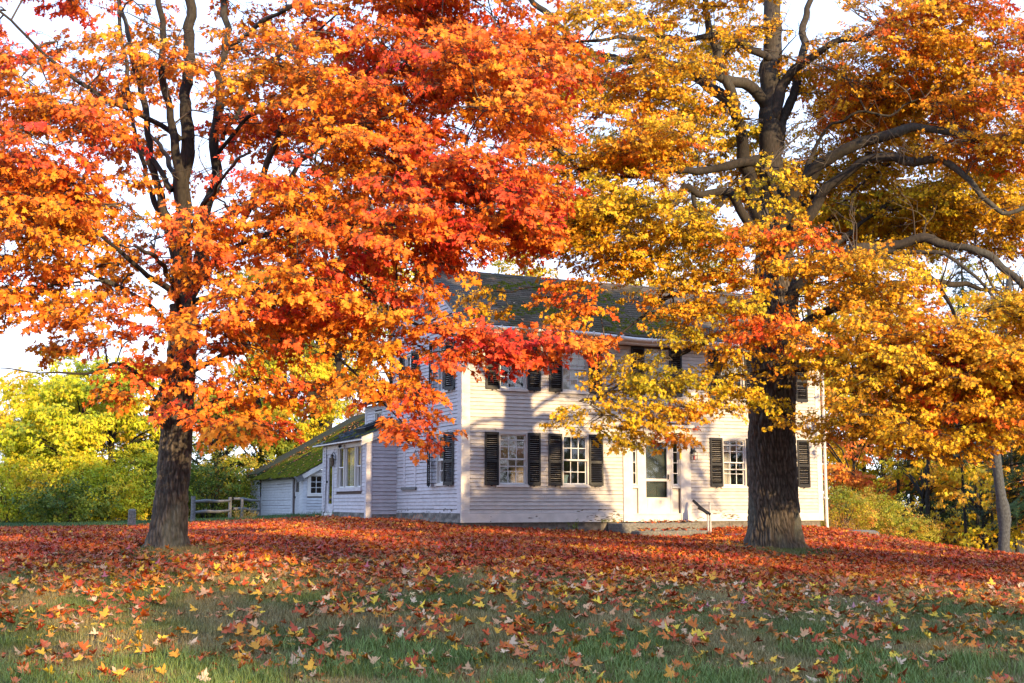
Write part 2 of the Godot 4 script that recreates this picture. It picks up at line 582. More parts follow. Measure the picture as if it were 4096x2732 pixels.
func finish(T: Dictionary, singles: int) -> void:
	# the leaves nearest the viewer, in front of the lens, are built one by one
	var o: Vector3 = T.root.position
	var order := []
	for k in 3:
		for i in T.buf[k].size() / 16:
			var p := Vector3(T.buf[k][i * 16 + 3], T.buf[k][i * 16 + 7], T.buf[k][i * 16 + 11]) + o
			if absf(p.x / p.z) < 0.39 and p.y - EYE.y < -p.z * 0.40: order.append([p.distance_to(EYE), k, i])
	order.sort_custom(func(a, b): return a[0] < b[0])
	var taken := [{}, {}, {}]
	var paints := []
	for j in 12:
		var m: StandardMaterial3D = M.leaf.duplicate()
		var c := pick(T.pal, 0.2 + 0.7 * j / 11.0)
		m.albedo_color = lin(c.r, c.g, c.b)
		paints.append(m)
	var made := 0
	for e in order:
		if made >= singles: break
		var k: int = e[1]
		var at0: int = e[2] * 16
		var b: PackedFloat32Array = T.buf[k]
		taken[k][e[2]] = true
		var t := Transform3D(Basis(Vector3(b[at0], b[at0 + 4], b[at0 + 8]), Vector3(b[at0 + 1], b[at0 + 5], b[at0 + 9]), Vector3(b[at0 + 2], b[at0 + 6], b[at0 + 10])), Vector3(b[at0 + 3], b[at0 + 7], b[at0 + 11]))
		T.br.tube(PackedVector3Array([t * Vector3.ZERO, t * Vector3(0.16, 0, 0), t * Vector3(0.32, -0.03, 0)]), PackedFloat32Array([0.005, 0.004, 0.002]), 3, false)
		var g := b[at0 + 13] / b[at0 + 12]
		var tone := 0
		for j in 12:
			if absf(pick(T.pal, 0.2 + 0.7 * j / 11.0).g / pick(T.pal, 0.2 + 0.7 * j / 11.0).r - g) < absf(pick(T.pal, 0.2 + 0.7 * tone / 11.0).g / pick(T.pal, 0.2 + 0.7 * tone / 11.0).r - g): tone = j
		for l in spray_leaves[100 + k]:
			if made >= singles: break
			var lf := obj("leaf", single_leaf[made % 3], T.root, t * l)
			lf.name = "leaf_%03d" % (made + 1)
			lf.set_surface_override_material(0, paints[clampi(tone + rng.randi_range(-1, 1), 0, 11)])
			made += 1
	for k in 3:
		var kept := PackedFloat32Array()
		for i in T.buf[k].size() / 16:
			if not taken[k].has(i): kept.append_array(T.buf[k].slice(i * 16, i * 16 + 16))
		T.buf[k] = kept
	obj("branches", T.br.mesh(M.branch), T.root).set_meta("kind", "stuff")
	for k in 3:
		many("foliage", leaf_meshes[k], T.buf[k], T.root)

# ---------------------------------------------------------------- trees further off
func far_tree(called: String, label: String, px: float, d: float, top: float, wide: float, low: float, pal: Array, n: int, group := "", lean := 0.0, size := 1.0, trunk_r := 0.16, limbs := 6) -> Node3D:
	var g := on_ground(at(px, 2018, d))
	return far_tree_at(called, label, g, top, wide, low, pal, n, group, lean, size, trunk_r, limbs)

func far_tree_at(called: String, label: String, g: Vector3, top: float, wide: float, low: float, pal: Array, n: int, group := "", lean := 0.0, size := 1.0, trunk_r := 0.16, limbs := 6, category := "tree") -> Node3D:
	var root := thing(called, label, category, g, 0.0, group)
	var h: float = top - g.y
	var lo := low * h
	var mb := Mb.new()
	var tp := Vector3(lean, h * 0.8, 0)
	var path := PackedVector3Array()
	var rad := PackedFloat32Array()
	for i in 9:
		var f := i / 8.0
		path.append(Vector3(lean * f * f, h * 0.85 * f - 0.1, 0) + (rvec(0.06) if i else Vector3.ZERO))
		rad.append(trunk_r * (1.25 if i == 0 else 1.0) * (1.0 - 0.8 * f))
	mb.tube(path, rad, 9)
	obj("trunk", mb.mesh(M.far_bark), root)
	var lm := Mb.new()
	var buf := [PackedFloat32Array(), PackedFloat32Array()]
	var clumps := int(14 + wide * 6)
	var mid := (lo + h) * 0.5
	var half := (h - lo) * 0.5
	for k in clumps:
		var dr := rvec()
		while dr.length() > 1.0 or dr.length() < 0.2: dr = rvec()
		dr = dr.normalized() * pow(dr.length(), 0.45)
		var taper := 1.0 - 0.25 * maxf(0.0, dr.y)
		var c := Vector3(dr.x * wide * taper + lean * 0.8, mid + dr.y * half, dr.z * wide * taper)
		if k < limbs * 3:
			var s := path[clampi(int((c.y / h) * 8.0) - 1, 1, 7)]
			lm.tube(PackedVector3Array([s, s.lerp(c, 0.5) + Vector3(0, 0.12 * wide, 0) + rvec(0.1), c]), PackedFloat32Array([trunk_r * 0.4, trunk_r * 0.22, 0.015]), 5, false)
		var hue := 0.5 + noise.get_noise_3d((c.x + g.x) * 14.0, c.y * 14.0, (c.z + g.z) * 14.0) * 0.6 + rnd(-0.18, 0.18)
		var cr := rnd(0.5, 1.0) * (0.35 + wide * 0.22)
		for j in int(n / clumps):
			var q := rvec()
			q = q * (1.0 if q.length() < 1.0 else 0.7)
			var pos := c + q * Vector3(cr, cr * 0.6, cr)
			if pos.y < 0.05: continue
			var yaw := atan2(-pos.z, pos.x) + rnd(-1.2, 1.2)
			var b := Basis(Vector3.UP, yaw) * Basis(Vector3.BACK, rnd(-0.6, 0.4)) * Basis(Vector3.RIGHT, rnd(-0.6, 0.6))
			var s2 := size * rnd(0.75, 1.2)
			put(buf[rng.randi() % 2], b.scaled(Vector3(s2, s2, s2)), pos, pick(pal, hue + rnd(-0.22, 0.22)) * rnd(0.85, 1.15))
	obj("branches", lm.mesh(M.far_bark), root).set_meta("kind", "stuff")
	many("crown", far_meshes[0], buf[0], root)
	many("crown", far_meshes[1], buf[1], root)
	return root

func shrub(called: String, label: String, g: Vector3, h: float, wide: float, pal: Array, n: int, group := "", size := 0.8, category := "shrub") -> void:
	var root := thing(called, label, category, g, 0.0, group)
	var lm := Mb.new()
	var buf := [PackedFloat32Array(), PackedFloat32Array()]
	for k in 16:
		var a := rnd(0, TAU)
		var e := Vector3(cos(a) * wide * rnd(0.2, 0.9), h * rnd(0.55, 0.95), sin(a) * wide * rnd(0.2, 0.9))
		lm.tube(PackedVector3Array([Vector3(cos(a) * 0.15, -0.05, sin(a) * 0.15), e * Vector3(0.4, 0.55, 0.4), e]), PackedFloat32Array([0.022, 0.015, 0.005]), 4, false)
	obj("stems", lm.mesh(M.far_bark), root).set_meta("kind", "stuff")
	for k in n:
		var dr := rvec()
		while dr.length() > 1.0: dr = rvec()
		dr = dr.normalized() * pow(dr.length(), 0.5)
		var lump := 1.0 + 0.5 * noise.get_noise_3d(dr.x * 60.0 + g.x * 10.0, dr.y * 60.0, dr.z * 60.0 + g.z * 10.0)
		var pos := Vector3(dr.x * wide * lump, h * (0.5 + 0.5 * dr.y * lump), dr.z * wide * lump)
		if pos.y < 0.03: continue
		var hue := 0.5 + noise.get_noise_3d((pos.x + g.x) * 25.0, pos.y * 25.0, (pos.z + g.z) * 25.0) * 0.7 + rnd(-0.25, 0.25)
		var b := Basis(Vector3.UP, rnd(0, TAU)) * Basis(Vector3.BACK, rnd(-0.6, 0.9)) * Basis(Vector3.RIGHT, rnd(-0.6, 0.6))
		var s := size * rnd(0.7, 1.2)
		put(buf[k % 2], b.scaled(Vector3(s, s, s)), pos, pick(pal, hue) * rnd(0.85, 1.15))
	many("foliage", far_meshes[2], buf[0], root)
	many("foliage", far_meshes[3], buf[1], root)

func conifer(label: String, g: Vector3, h: float, wide: float, low: float, n: int) -> void:
	var root := thing("spruce_tree", label, "tree", g, 0.0, "dark spruces in the wood on the right")
	var mb := Mb.new()
	mb.tube(PackedVector3Array([Vector3(0, -0.1, 0), Vector3(0.05, h * 0.5, 0), Vector3(0, h, 0)]), PackedFloat32Array([0.24, 0.15, 0.02]), 8)
	obj("trunk", mb.mesh(M.far_bark), root)
	var lm := Mb.new()
	var buf := PackedFloat32Array()
	var whorls := int(h * 2.6)
	for k in whorls:
		var f := float(k) / whorls
		var y := h * lerpf(low, 0.98, f)
		var arms := 7
		for a in arms:
			var w := TAU * a / arms + k * 0.7 + rnd(-0.2, 0.2)
			var r := wide * (1.0 - f * 0.92) * rnd(0.7, 1.1)
			var e := Vector3(cos(w) * r, y - 0.22 * r, sin(w) * r)
			lm.tube(PackedVector3Array([Vector3(0, y, 0), e]), PackedFloat32Array([0.03, 0.006]), 3, false)
			for j in int(r * n):
				var q := Vector3(0, y, 0).lerp(e, rnd(0.2, 1.0)) + rvec(0.18)
				var b := Basis(Vector3.UP, -w + rnd(-0.5, 0.5)) * Basis(Vector3.BACK, rnd(-0.6, 0.0))
				put(buf, b.scaled(Vector3.ONE * rnd(0.7, 1.2)), q, Color(0.022, 0.045, 0.02) * rnd(0.7, 1.5))
	obj("branches", lm.mesh(M.far_bark), root).set_meta("kind", "stuff")
	many("needles", far_meshes[4], buf, root)

# ---------------------------------------------------------------- carpentry
func frame_of(o: Vector3, out: Vector3) -> Transform3D:   # x along the wall, y up, z out of it
	return Transform3D(Basis(Vector3.UP.cross(out), Vector3.UP, out), o)

func cut(a0: float, a1: float, y0: float, y1: float, holes: Array) -> Array:
	var runs := [[a0, a1]]
	for h in holes:
		if h[3] <= y0 + 0.012 or h[2] >= y1 - 0.012: continue
		var next := []
		for r in runs:
			if h[1] <= r[0] or h[0] >= r[1]:
				next.append(r)
				continue
			if h[0] - r[0] > 0.02: next.append([r[0], h[0]])
			if r[1] - h[1] > 0.02: next.append([h[1], r[1]])
		runs = next
	return runs

# Clapboards, each board a mesh of its own, lapped over the one below.
func clapboards(parent: Node3D, W: Transform3D, ends: Callable, v0: float, v1: float, expo: float, holes: Array, mats: Array, sag := 0.0, called := "clapboard") -> void:
	var y := v0
	var row := 0
	while y < v1 - 0.02:
		var e: Array = ends.call(y + expo * 0.5)
		var hgt := minf(expo, v1 - y)
		for r in cut(e[0], e[1], y, y + hgt, holes):
			var x: float = r[0]
			while x < r[1] - 0.01:
				var l: float = rnd(1.9, 4.2)
				var x1: float = x + l if r[1] - x - l > 0.7 else r[1]
				var len_: float = x1 - x - 0.003
				var mid: float = (x + x1) * 0.5
				var dy := rnd(-0.003, 0.003) + sag * (noise.get_noise_2d(mid * 30.0, y * 20.0) * 0.03)
				var tilt := rnd(-0.0012, 0.0012) + sag * noise.get_noise_2d(mid * 25.0, y * 15.0 + 77.0) * 0.012
				var b := Basis(Vector3.BACK, tilt).scaled_local(Vector3(len_, hgt / 0.1, 1.0))
				var o := MeshInstance3D.new()
				o.name = called
				o.mesh = boards[0]
				o.material_override = null
				o.set_surface_override_material(0, mats[rng.randi() % mats.size()])
				o.transform = W * Transform3D(b, Vector3(mid, y + dy, rnd(0.0, 0.003)))
				parent.add_child(o, true)
				x = x1
		y += expo
		row += 1

# The wall behind the boards, with openings.
func wall_core(parent: Node3D, W: Transform3D, a0: float, a1: float, v0: float, v1: float, holes: Array, thick: float, m: Material, called := "wall") -> void:
	var mb := Mb.new()
	var ys := [v0, v1]
	for h in holes:
		for q in [h[2], h[3]]:
			if q > v0 and q < v1 and not ys.has(q): ys.append(q)
	ys.sort()
	for i in ys.size() - 1:
		for r in cut(a0, a1, ys[i] - 0.0001, ys[i + 1] + 0.0001, _shrunk(holes, ys[i], ys[i + 1])):
			mb.box(Vector3(r[0], ys[i], -thick), Vector3(r[1], ys[i + 1], -0.002), W)
	obj(called, mb.mesh(m), parent)

func _shrunk(holes: Array, y0: float, y1: float) -> Array:
	var out := []
	for h in holes:
		if h[2] < y1 - 0.001 and h[3] > y0 + 0.001: out.append([h[0], h[1], y0 - 1.0, y1 + 1.0])
	return out

func piece(called: String, parent: Node3D, W: Transform3D, a: Vector3, b: Vector3, m: Material) -> MeshInstance3D:
	var mb := Mb.new()
	mb.box(a, b, W)
	return obj(called, mb.mesh(m), parent)

# A sash window: casing, sill, two sashes with muntins, a pane in each light, something behind the glass.
func window(parent: Node3D, W: Transform3D, a0: float, a1: float, v0: float, v1: float, cols: int, rows: int, opt := {}) -> Node3D:
	var w := node("window", parent, W)
	var t := Transform3D()
	var trim: Material = opt.get("trim", M.trim)
	var fr := Mb.new()
	var c := 0.045
	for q in [[a0 - c, a0, v0, v1], [a1, a1 + c, v0, v1], [a0 - c, a1 + c, v1, v1 + c], [a0 - c, a1 + c, v0 - 0.02, v0]]:
		fr.box(Vector3(q[0], q[2], -0.12), Vector3(q[1], q[3], 0.034))
	obj("frame", fr.mesh(M.storm if opt.get("storm", true) else trim), w)
	if opt.get("sill", true):
		piece("sill", w, t, Vector3(a0 - 0.11, v0 - 0.085, -0.02), Vector3(a1 + 0.08, v0 - 0.022, 0.065), trim)
	if opt.get("head", true):
		piece("head_casing", w, t, Vector3(a0 - 0.11, v1 + c + 0.002, -0.02), Vector3(a1 + 0.08, v1 + 0.115, 0.032), trim)
		piece("drip_cap", w, t, Vector3(a0 - 0.12, v1 + 0.117, -0.02), Vector3(a1 + 0.09, v1 + 0.132, 0.05), trim)
	var half := (v0 + v1) * 0.5
	var sashes := [[v0, half + 0.012, -0.055], [half - 0.012, v1, -0.025]] if opt.get("double", true) else [[v0, v1, -0.03]]
	for s in sashes:
		var z: float = s[2]
		var sb := Mb.new()
		var m := 0.03
		sb.box(Vector3(a0 + 0.001, s[0] + 0.001, z - 0.014), Vector3(a0 + m, s[1], z + 0.014)); sb.box(Vector3(a1 - m, s[0] + 0.001, z - 0.014), Vector3(a1 - 0.001, s[1], z + 0.014))
		sb.box(Vector3(a0 + m, s[0] + 0.001, z - 0.014), Vector3(a1 - m, s[0] + m, z + 0.014)); sb.box(Vector3(a0 + m, s[1] - m, z - 0.014), Vector3(a1 - m, s[1] - 0.001, z + 0.014))
		var sash := obj("sash", sb.mesh(M.sash), w)
		var gx0 := a0 + m
		var gw := (a1 - a0 - 2 * m) / cols
		var gy0: float = s[0] + m
		var gh: float = (s[1] - s[0] - 2 * m) / rows
		for i in range(1, cols):
			piece("muntin", w, t, Vector3(gx0 + i * gw - 0.009, gy0, z - 0.011), Vector3(gx0 + i * gw + 0.009, gy0 + gh * rows, z + 0.011), M.sash)
		for j in range(1, rows):
			for i in cols:
				piece("muntin", w, t, Vector3(gx0 + i * gw + (0.009 if i else 0.0), gy0 + j * gh - 0.009, z - 0.0105), Vector3(gx0 + (i + 1) * gw - (0.009 if i < cols - 1 else 0.0), gy0 + j * gh + 0.009, z + 0.0105), M.sash)
		for j in rows:
			for i in cols:
				var p := piece("pane", w, Transform3D(Basis(Vector3.UP, rnd(-0.012, 0.012)) * Basis(Vector3.RIGHT, rnd(-0.012, 0.012)), Vector3(gx0 + (i + 0.5) * gw, gy0 + (j + 0.5) * gh, z)), Vector3(-gw * 0.5 + 0.006, -gh * 0.5 + 0.006, -0.0006), Vector3(gw * 0.5 - 0.006, gh * 0.5 - 0.006, 0.0006), M.glass)
	if opt.has("rail"):   # the storm window's own crossbars
		for v in opt.rail:
			piece("storm_rail", w, t, Vector3(a0 + 0.002, v - 0.016, 0.002), Vector3(a1 - 0.002, v + 0.016, 0.02), M.storm)
	if opt.has("blind"):
		piece("blind", w, t, Vector3(a0 + 0.01, opt.blind, -0.104), Vector3(a1 - 0.01, v1 - 0.005, -0.1), M[opt.get("blind_mat", "blind")])
	if opt.has("curtain"):
		for k in opt.curtain:
			var cb := Mb.new()
			var x0: float = lerpf(a0, a1, k[0])
			var x1: float = lerpf(a0, a1, k[1])
			var prev := Vector3(x0, 0, -0.15)
			for i in range(1, 13):
				var nx := Vector3(lerpf(x0, x1, i / 12.0), 0, -0.15 + (0.02 if i % 2 else -0.01))
				cb.quad(prev + Vector3(0, v0, 0), prev + Vector3(0, v1, 0), nx + Vector3(0, v1, 0), nx + Vector3(0, v0, 0))
				prev = nx
			obj("curtain", cb.mesh(M.curtain), w)
	return w

func shutter(parent: Node3D, W: Transform3D, a0: float, a1: float, v0: float, v1: float, singly := false, ajar := 0.0) -> void:
	var hinge := a0 if ajar >= 0.0 else a1
	var T := W * Transform3D(Basis(), Vector3(hinge, 0, 0.04)) * Transform3D(Basis(Vector3.UP, -ajar), Vector3.ZERO) * Transform3D(Basis(), Vector3(-hinge, 0, 0))
	var s := node("shutter", parent, T)
	var w := 0.045
	var vm := v0 + (v1 - v0) * 0.46
	var fb := Mb.new()
	for q in [[a0, a0 + w, v0, v1], [a1 - w, a1, v0, v1], [a0 + w, a1 - w, v0, v0 + 0.09], [a0 + w, a1 - w, v1 - 0.06, v1], [a0 + w, a1 - w, vm - 0.035, vm + 0.035]]:
		fb.box(Vector3(q[0], q[2], 0.0), Vector3(q[1], q[3], 0.03))
	obj("frame", fb.mesh(M.shutter), s)
	var joined := Mb.new()
	for span in [[v0 + 0.09, vm - 0.035], [vm + 0.035, v1 - 0.06]]:
		var n := int((span[1] - span[0]) / 0.05)
		for i in n:
			var y: float = span[0] + (i + 0.5) * (span[1] - span[0]) / n
			var tr := Transform3D(Basis(Vector3.RIGHT, 0.75), Vector3((a0 + a1) * 0.5, y, 0.014))
			var hw := (a1 - a0) * 0.5 - w
			if singly:
				piece("louver", s, tr, Vector3(-hw, -0.026, -0.003), Vector3(hw, 0.026, 0.003), M.shutter)
			else:
				joined.box(Vector3(-hw, -0.026, -0.003), Vector3(hw, 0.026, 0.003), tr)
	if not singly:
		obj("louvers", joined.mesh(M.shutter), s).set_meta("kind", "stuff")
	piece("hinge_pin", s, Transform3D(), Vector3((a0 + a1) * 0.5 - 0.02, v0 - 0.03, 0.0), Vector3((a0 + a1) * 0.5 + 0.02, v0, 0.02), M.iron)

# Shingles on the plane through p0 (eave, left end), ex along the eave, up the slope es: rows of tabs, lapped.
func shingles(parent: Node3D, p0: Vector3, ex: Vector3, es: Vector3, length: float, slope: float, expo: float, tab: float, tone: Callable, dip: Callable) -> void:
	var up := es.cross(ex).normalized()
	if up.y < 0: up = -up
	var mb := Mb.new()
	var rows := int(ceil(slope / expo))
	for r in rows:
		var x := -tab * (0.5 if r % 2 else 0.0)
		var s0 := r * expo
		var s1 := minf(s0 + expo * 1.6, slope + 0.03)
		while x < length:
			var w := tab * rnd(0.94, 1.06)
			var a := clampf(x, 0, length)
			var b := clampf(x + w - 0.006, 0, length)
			x += w
			if b - a < 0.02: continue
			var lift := 0.014 + rnd(0, 0.006)
			var j := rnd(-0.008, 0.008)
			mb.col = tone.call((a + b) * 0.5, s0)
			var q0: Vector3 = p0 + ex * a + es * (s0 + j) + up * lift + Vector3(0, dip.call(a, s0), 0)
			var q1: Vector3 = p0 + ex * b + es * (s0 + j) + up * lift + Vector3(0, dip.call(b, s0), 0)
			var q2: Vector3 = p0 + ex * b + es * s1 + up * 0.004 + Vector3(0, dip.call(b, s1), 0)
			var q3: Vector3 = p0 + ex * a + es * s1 + up * 0.004 + Vector3(0, dip.call(a, s1), 0)
			mb.quad(q0, q3, q2, q1)
			mb.quad(q0 - up * 0.016, q0, q1, q1 - up * 0.016)
			mb.quad(q1 - up * 0.016, q1, q2, q2 - up * 0.003)
	obj("shingles", mb.mesh(M.shingle), parent).set_meta("kind", "stuff")

func moss(parent: Node3D, p0: Vector3, ex: Vector3, es: Vector3, pts: Array, called := "moss") -> void:
	var up := es.cross(ex).normalized()
	if up.y < 0: up = -up
	var buf := PackedFloat32Array()
	for p in pts:
		var s: float = p[2]
		var b := Basis(ex, up, ex.cross(up)) * Basis(Vector3.UP, rnd(0, TAU))
		var k := rnd(0.7, 1.3)
		put(buf, b.scaled_local(Vector3(s, s * rnd(0.35, 0.6), s * rnd(0.7, 1.1))), p0 + ex * p[0] + es * p[1] + up * 0.012 + Vector3(0, p[3] if p.size() > 3 else 0.0, 0), Color(0.15 * k, 0.15 * k * rnd(0.9, 1.1), 0.016))
	many(called, M_mesh.moss, buf, parent)

func roof_leaves(parent: Node3D, p0: Vector3, ex: Vector3, es: Vector3, n: int, length: float, slope: float) -> void:
	var up := es.cross(ex).normalized()
	if up.y < 0: up = -up
	var buf := PackedFloat32Array()
	for i in n:
		var b := Basis(ex, up, ex.cross(up)) * Basis(Vector3.UP, rnd(0, TAU)) * Basis(Vector3.RIGHT, rnd(-0.3, 0.3))
		var s := rnd(0.7, 1.2)
		put(buf, b.scaled_local(Vector3(s, s, s)), p0 + ex * rnd(0.1, length) + es * slope * pow(rng.randf(), 0.8) + up * 0.04, pick(PAL_LITTER, rng.randf()))
	many("fallen_leaves", ground_leaf[0], buf, parent)

var M_mesh := {}
const PAL_LEFT := [[0.8, 0.489, 0.086], [0.8, 0.426, 0.043], [0.8, 0.351, 0.025], [0.8, 0.287, 0.02], [0.8, 0.234, 0.02], [0.8, 0.176, 0.023], [0.78, 0.106, 0.032], [0.7, 0.053, 0.036]]
const PAL_RIGHT := [[0.371, 0.317, 0.016], [0.597, 0.426, 0.018], [0.721, 0.446, 0.021], [0.783, 0.426, 0.021], [0.783, 0.347, 0.018], [0.803, 0.188, 0.018], [0.783, 0.079, 0.026]]
const PAL_LITTER := [[0.672, 0.456, 0.036], [0.65, 0.312, 0.03], [0.582, 0.198, 0.022], [0.515, 0.12, 0.017], [0.448, 0.07, 0.014], [0.358, 0.041, 0.014], [0.448, 0.144, 0.054], [0.515, 0.264, 0.12], [0.582, 0.384, 0.228]]
const PAL_YELLOWGREEN := [[0.16, 0.22, 0.014], [0.34, 0.38, 0.016], [0.56, 0.54, 0.02], [0.70, 0.56, 0.03], [0.70, 0.42, 0.03]]
const PAL_GREEN := [[0.04, 0.08, 0.014], [0.08, 0.13, 0.018], [0.15, 0.19, 0.016], [0.30, 0.29, 0.018]]
const PAL_GOLD := [[0.42, 0.36, 0.014], [0.62, 0.48, 0.018], [0.72, 0.46, 0.025], [0.72, 0.32, 0.016]]
const PAL_ORANGE := [[0.74, 0.44, 0.06], [0.76, 0.32, 0.04], [0.76, 0.22, 0.03], [0.72, 0.14, 0.03]]
const PAL_BUSH := [[0.18, 0.23, 0.02], [0.36, 0.37, 0.03], [0.54, 0.45, 0.04], [0.56, 0.32, 0.04], [0.52, 0.17, 0.04]]

func _ready() -> void:
	rng.seed = 7
	noise.seed = 3; noise.frequency = 0.02; noise.fractal_octaves = 2
	noise2.seed = 11; noise2.frequency = 0.02; noise2.fractal_octaves = 3
	camera_and_light()
	materials()
	solve_ground()
	base_meshes()
	ground()
	house()
	annex()
	shed()
	yard_things()
	left_maple()
	right_maple()
	background()
	grass_and_litter()

func camera_and_light() -> void:
	var cam := Camera3D.new()
	cam.name = "camera"
	cam.position = EYE
	cam.rotation.x = deg_to_rad(PITCH)
	cam.fov = rad_to_deg(2.0 * atan(1366.0 / F))
	cam.near = 0.1
	cam.far = 2000.0
	add_child(cam)
	cam.current = true
	var sun := DirectionalLight3D.new()
	sun.name = "sun"
	sun.light_energy = 1.45
	sun.light_color = Color(1.0, 0.87, 0.66)
	sun.light_angular_distance = 0.8
	sun.shadow_enabled = true
	var az := deg_to_rad(34.0)
	var el := deg_to_rad(14.0)
	var to := Vector3(sin(az) * cos(el), sin(el), cos(az) * cos(el))
	sun.look_at_from_position(to * 100.0, Vector3.ZERO)
	add_child(sun)
	var env := Environment.new()
	env.background_mode = Environment.BG_SKY
	var sky := Sky.new()
	var sm := ProceduralSkyMaterial.new()
	sm.sky_top_color = Color(0.60, 0.73, 0.94)
	sm.sky_horizon_color = Color(0.91, 0.94, 0.985)
	sm.sky_curve = 0.22
	sm.ground_horizon_color = Color(0.55, 0.5, 0.45)
	sm.ground_bottom_color = Color(0.2, 0.18, 0.15)
	sm.sun_angle_max = 12.0
	sm.energy_multiplier = 1.0
	sky.sky_material = sm
	env.sky = sky
	env.background_energy_multiplier = 1.25
	env.tonemap_mode = Environment.TONE_MAPPER_LINEAR
	env.tonemap_exposure = 2.2
	env.sdfgi_enabled = true
	env.ssao_enabled = true
	env.ssil_enabled = true
	var we := WorldEnvironment.new()
	we.name = "world_environment"
	we.environment = env
	add_child(we)

func materials() -> void:
	var soft := grain(0.012, 0.86, 1.0)
	var streak := grain(0.03, 0.82, 1.0, 256, FastNoiseLite.TYPE_SIMPLEX_SMOOTH, 5, 5)
	var rough := grain(0.04, 0.55, 1.0, 256, FastNoiseLite.TYPE_SIMPLEX_SMOOTH, 5, 9)
	var blot := grain(0.015, 0.35, 1.0, 256, FastNoiseLite.TYPE_SIMPLEX_SMOOTH, 5, 21)
	for i in 3:
		var k: float = [1.0, 0.955, 0.92][i]
		mat("paint%d" % i, lin(0.64 * k, 0.58 * k, 0.53 * k), 0.7, streak, Vector3(0.5, 1.4, 0.5))
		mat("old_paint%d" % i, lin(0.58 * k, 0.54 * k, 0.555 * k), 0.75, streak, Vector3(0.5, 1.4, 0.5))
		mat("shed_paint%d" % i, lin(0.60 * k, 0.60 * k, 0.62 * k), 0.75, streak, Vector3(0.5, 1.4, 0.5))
	mat("trim", lin(0.75, 0.69, 0.625), 0.65, soft, Vector3(0.8, 0.8, 0.8))
	mat("stained", lin(0.34, 0.31, 0.27), 0.9, blot, Vector3(0.7, 1.2, 0.7))
	mat("sash", lin(0.70, 0.68, 0.66), 0.55)
	mat("storm", lin(0.50, 0.47, 0.44), 0.45)
	mat("core", lin(0.12, 0.09, 0.08), 0.95)
	mat("inside", lin(0.16, 0.13, 0.11), 0.95)
	mat("shutter", lin(0.012, 0.012, 0.014), 0.5)
	mat("iron", lin(0.02, 0.02, 0.022), 0.5)
	mat("blind", lin(0.20, 0.14, 0.10), 0.9)
	mat("pale_blind", lin(0.5, 0.47, 0.38), 0.9)
	mat("curtain", lin(0.55, 0.52, 0.45), 0.95)
	mat("door_green", lin(0.035, 0.05, 0.045), 0.4)
	mat("foundation", lin(0.27, 0.235, 0.20), 0.95, rough, Vector3(0.8, 0.8, 0.8), 0.6)
	mat("granite", lin(0.27, 0.255, 0.225), 0.9, rough, Vector3(1.4, 1.4, 1.4), 0.8)
	mat("shingle", Color.WHITE, 0.9, rough, Vector3(1.6, 1.6, 1.6), 0.3, true)
	mat("brick", lin(0.20, 0.085, 0.06), 0.9, rough, Vector3(3, 3, 3), 0.4)
	mat("mortar", lin(0.28, 0.25, 0.22), 0.95)
	mat("weathered_wood", lin(0.26, 0.25, 0.24), 0.9, rough, Vector3(0.6, 3, 0.6), 0.4)
	mat("bare_wood", lin(0.20, 0.145, 0.09), 0.9, rough, Vector3(2, 2, 2))
	mat("green_stain", lin(0.17, 0.18, 0.05), 0.95)
	mat("bark", Color.WHITE, 0.92, rough, Vector3(2.2, 0.8, 2.2), 1.2, true)
	mat("branch", lin(0.085, 0.068, 0.055), 0.9)
	mat("twig", lin(0.07, 0.045, 0.035), 0.9)
	mat("far_bark", lin(0.045, 0.038, 0.032), 0.95, rough, Vector3(1.2, 0.4, 1.2), 1.5)
	mat("gray_bark", lin(0.11, 0.118, 0.13), 0.9, rough, Vector3(2, 1, 2), 0.6)
	mat("gutter", lin(0.68, 0.62, 0.56), 0.4)
	mat("brass", lin(0.6, 0.42, 0.08), 0.35).metallic = 0.8
	mat("red_wax", lin(0.5, 0.06, 0.05), 0.5)
	mat("old_roof", lin(0.045, 0.05, 0.022), 1.0, rough, Vector3(2, 2, 2), 1.0)
	mat("yellow", lin(0.8, 0.6, 0.02), 0.6)
	mat("pot", lin(0.22, 0.36, 0.37), 0.5)
	mat("moss", Color.WHITE, 1.0, rough, Vector3(9, 9, 9), 0.8, true)
	mat("rock", lin(0.22, 0.21, 0.20), 0.95, rough, Vector3(1.5, 1.5, 1.5), 1.0)
	mat("soil", Color.WHITE, 1.0, rough, Vector3(1.1, 1.1, 1.1), 1.0, true)
	mat("blade", Color.WHITE, 0.6, null, Vector3.ONE, 0.0, true)
	M.shingle.metallic_specular = 0.1
	M.moss.metallic_specular = 0.1
	M.blade.backlight_enabled = true
	M.blade.backlight = Color(0.4, 0.4, 0.4)
	glass_mat("glass")
	leaf_mat("leaf", 0.68)
	leaf_mat("far_leaf", 0.7)
	leaf_mat("dry_leaf", 0.2)
	leaf_mat("needle", 0.1)

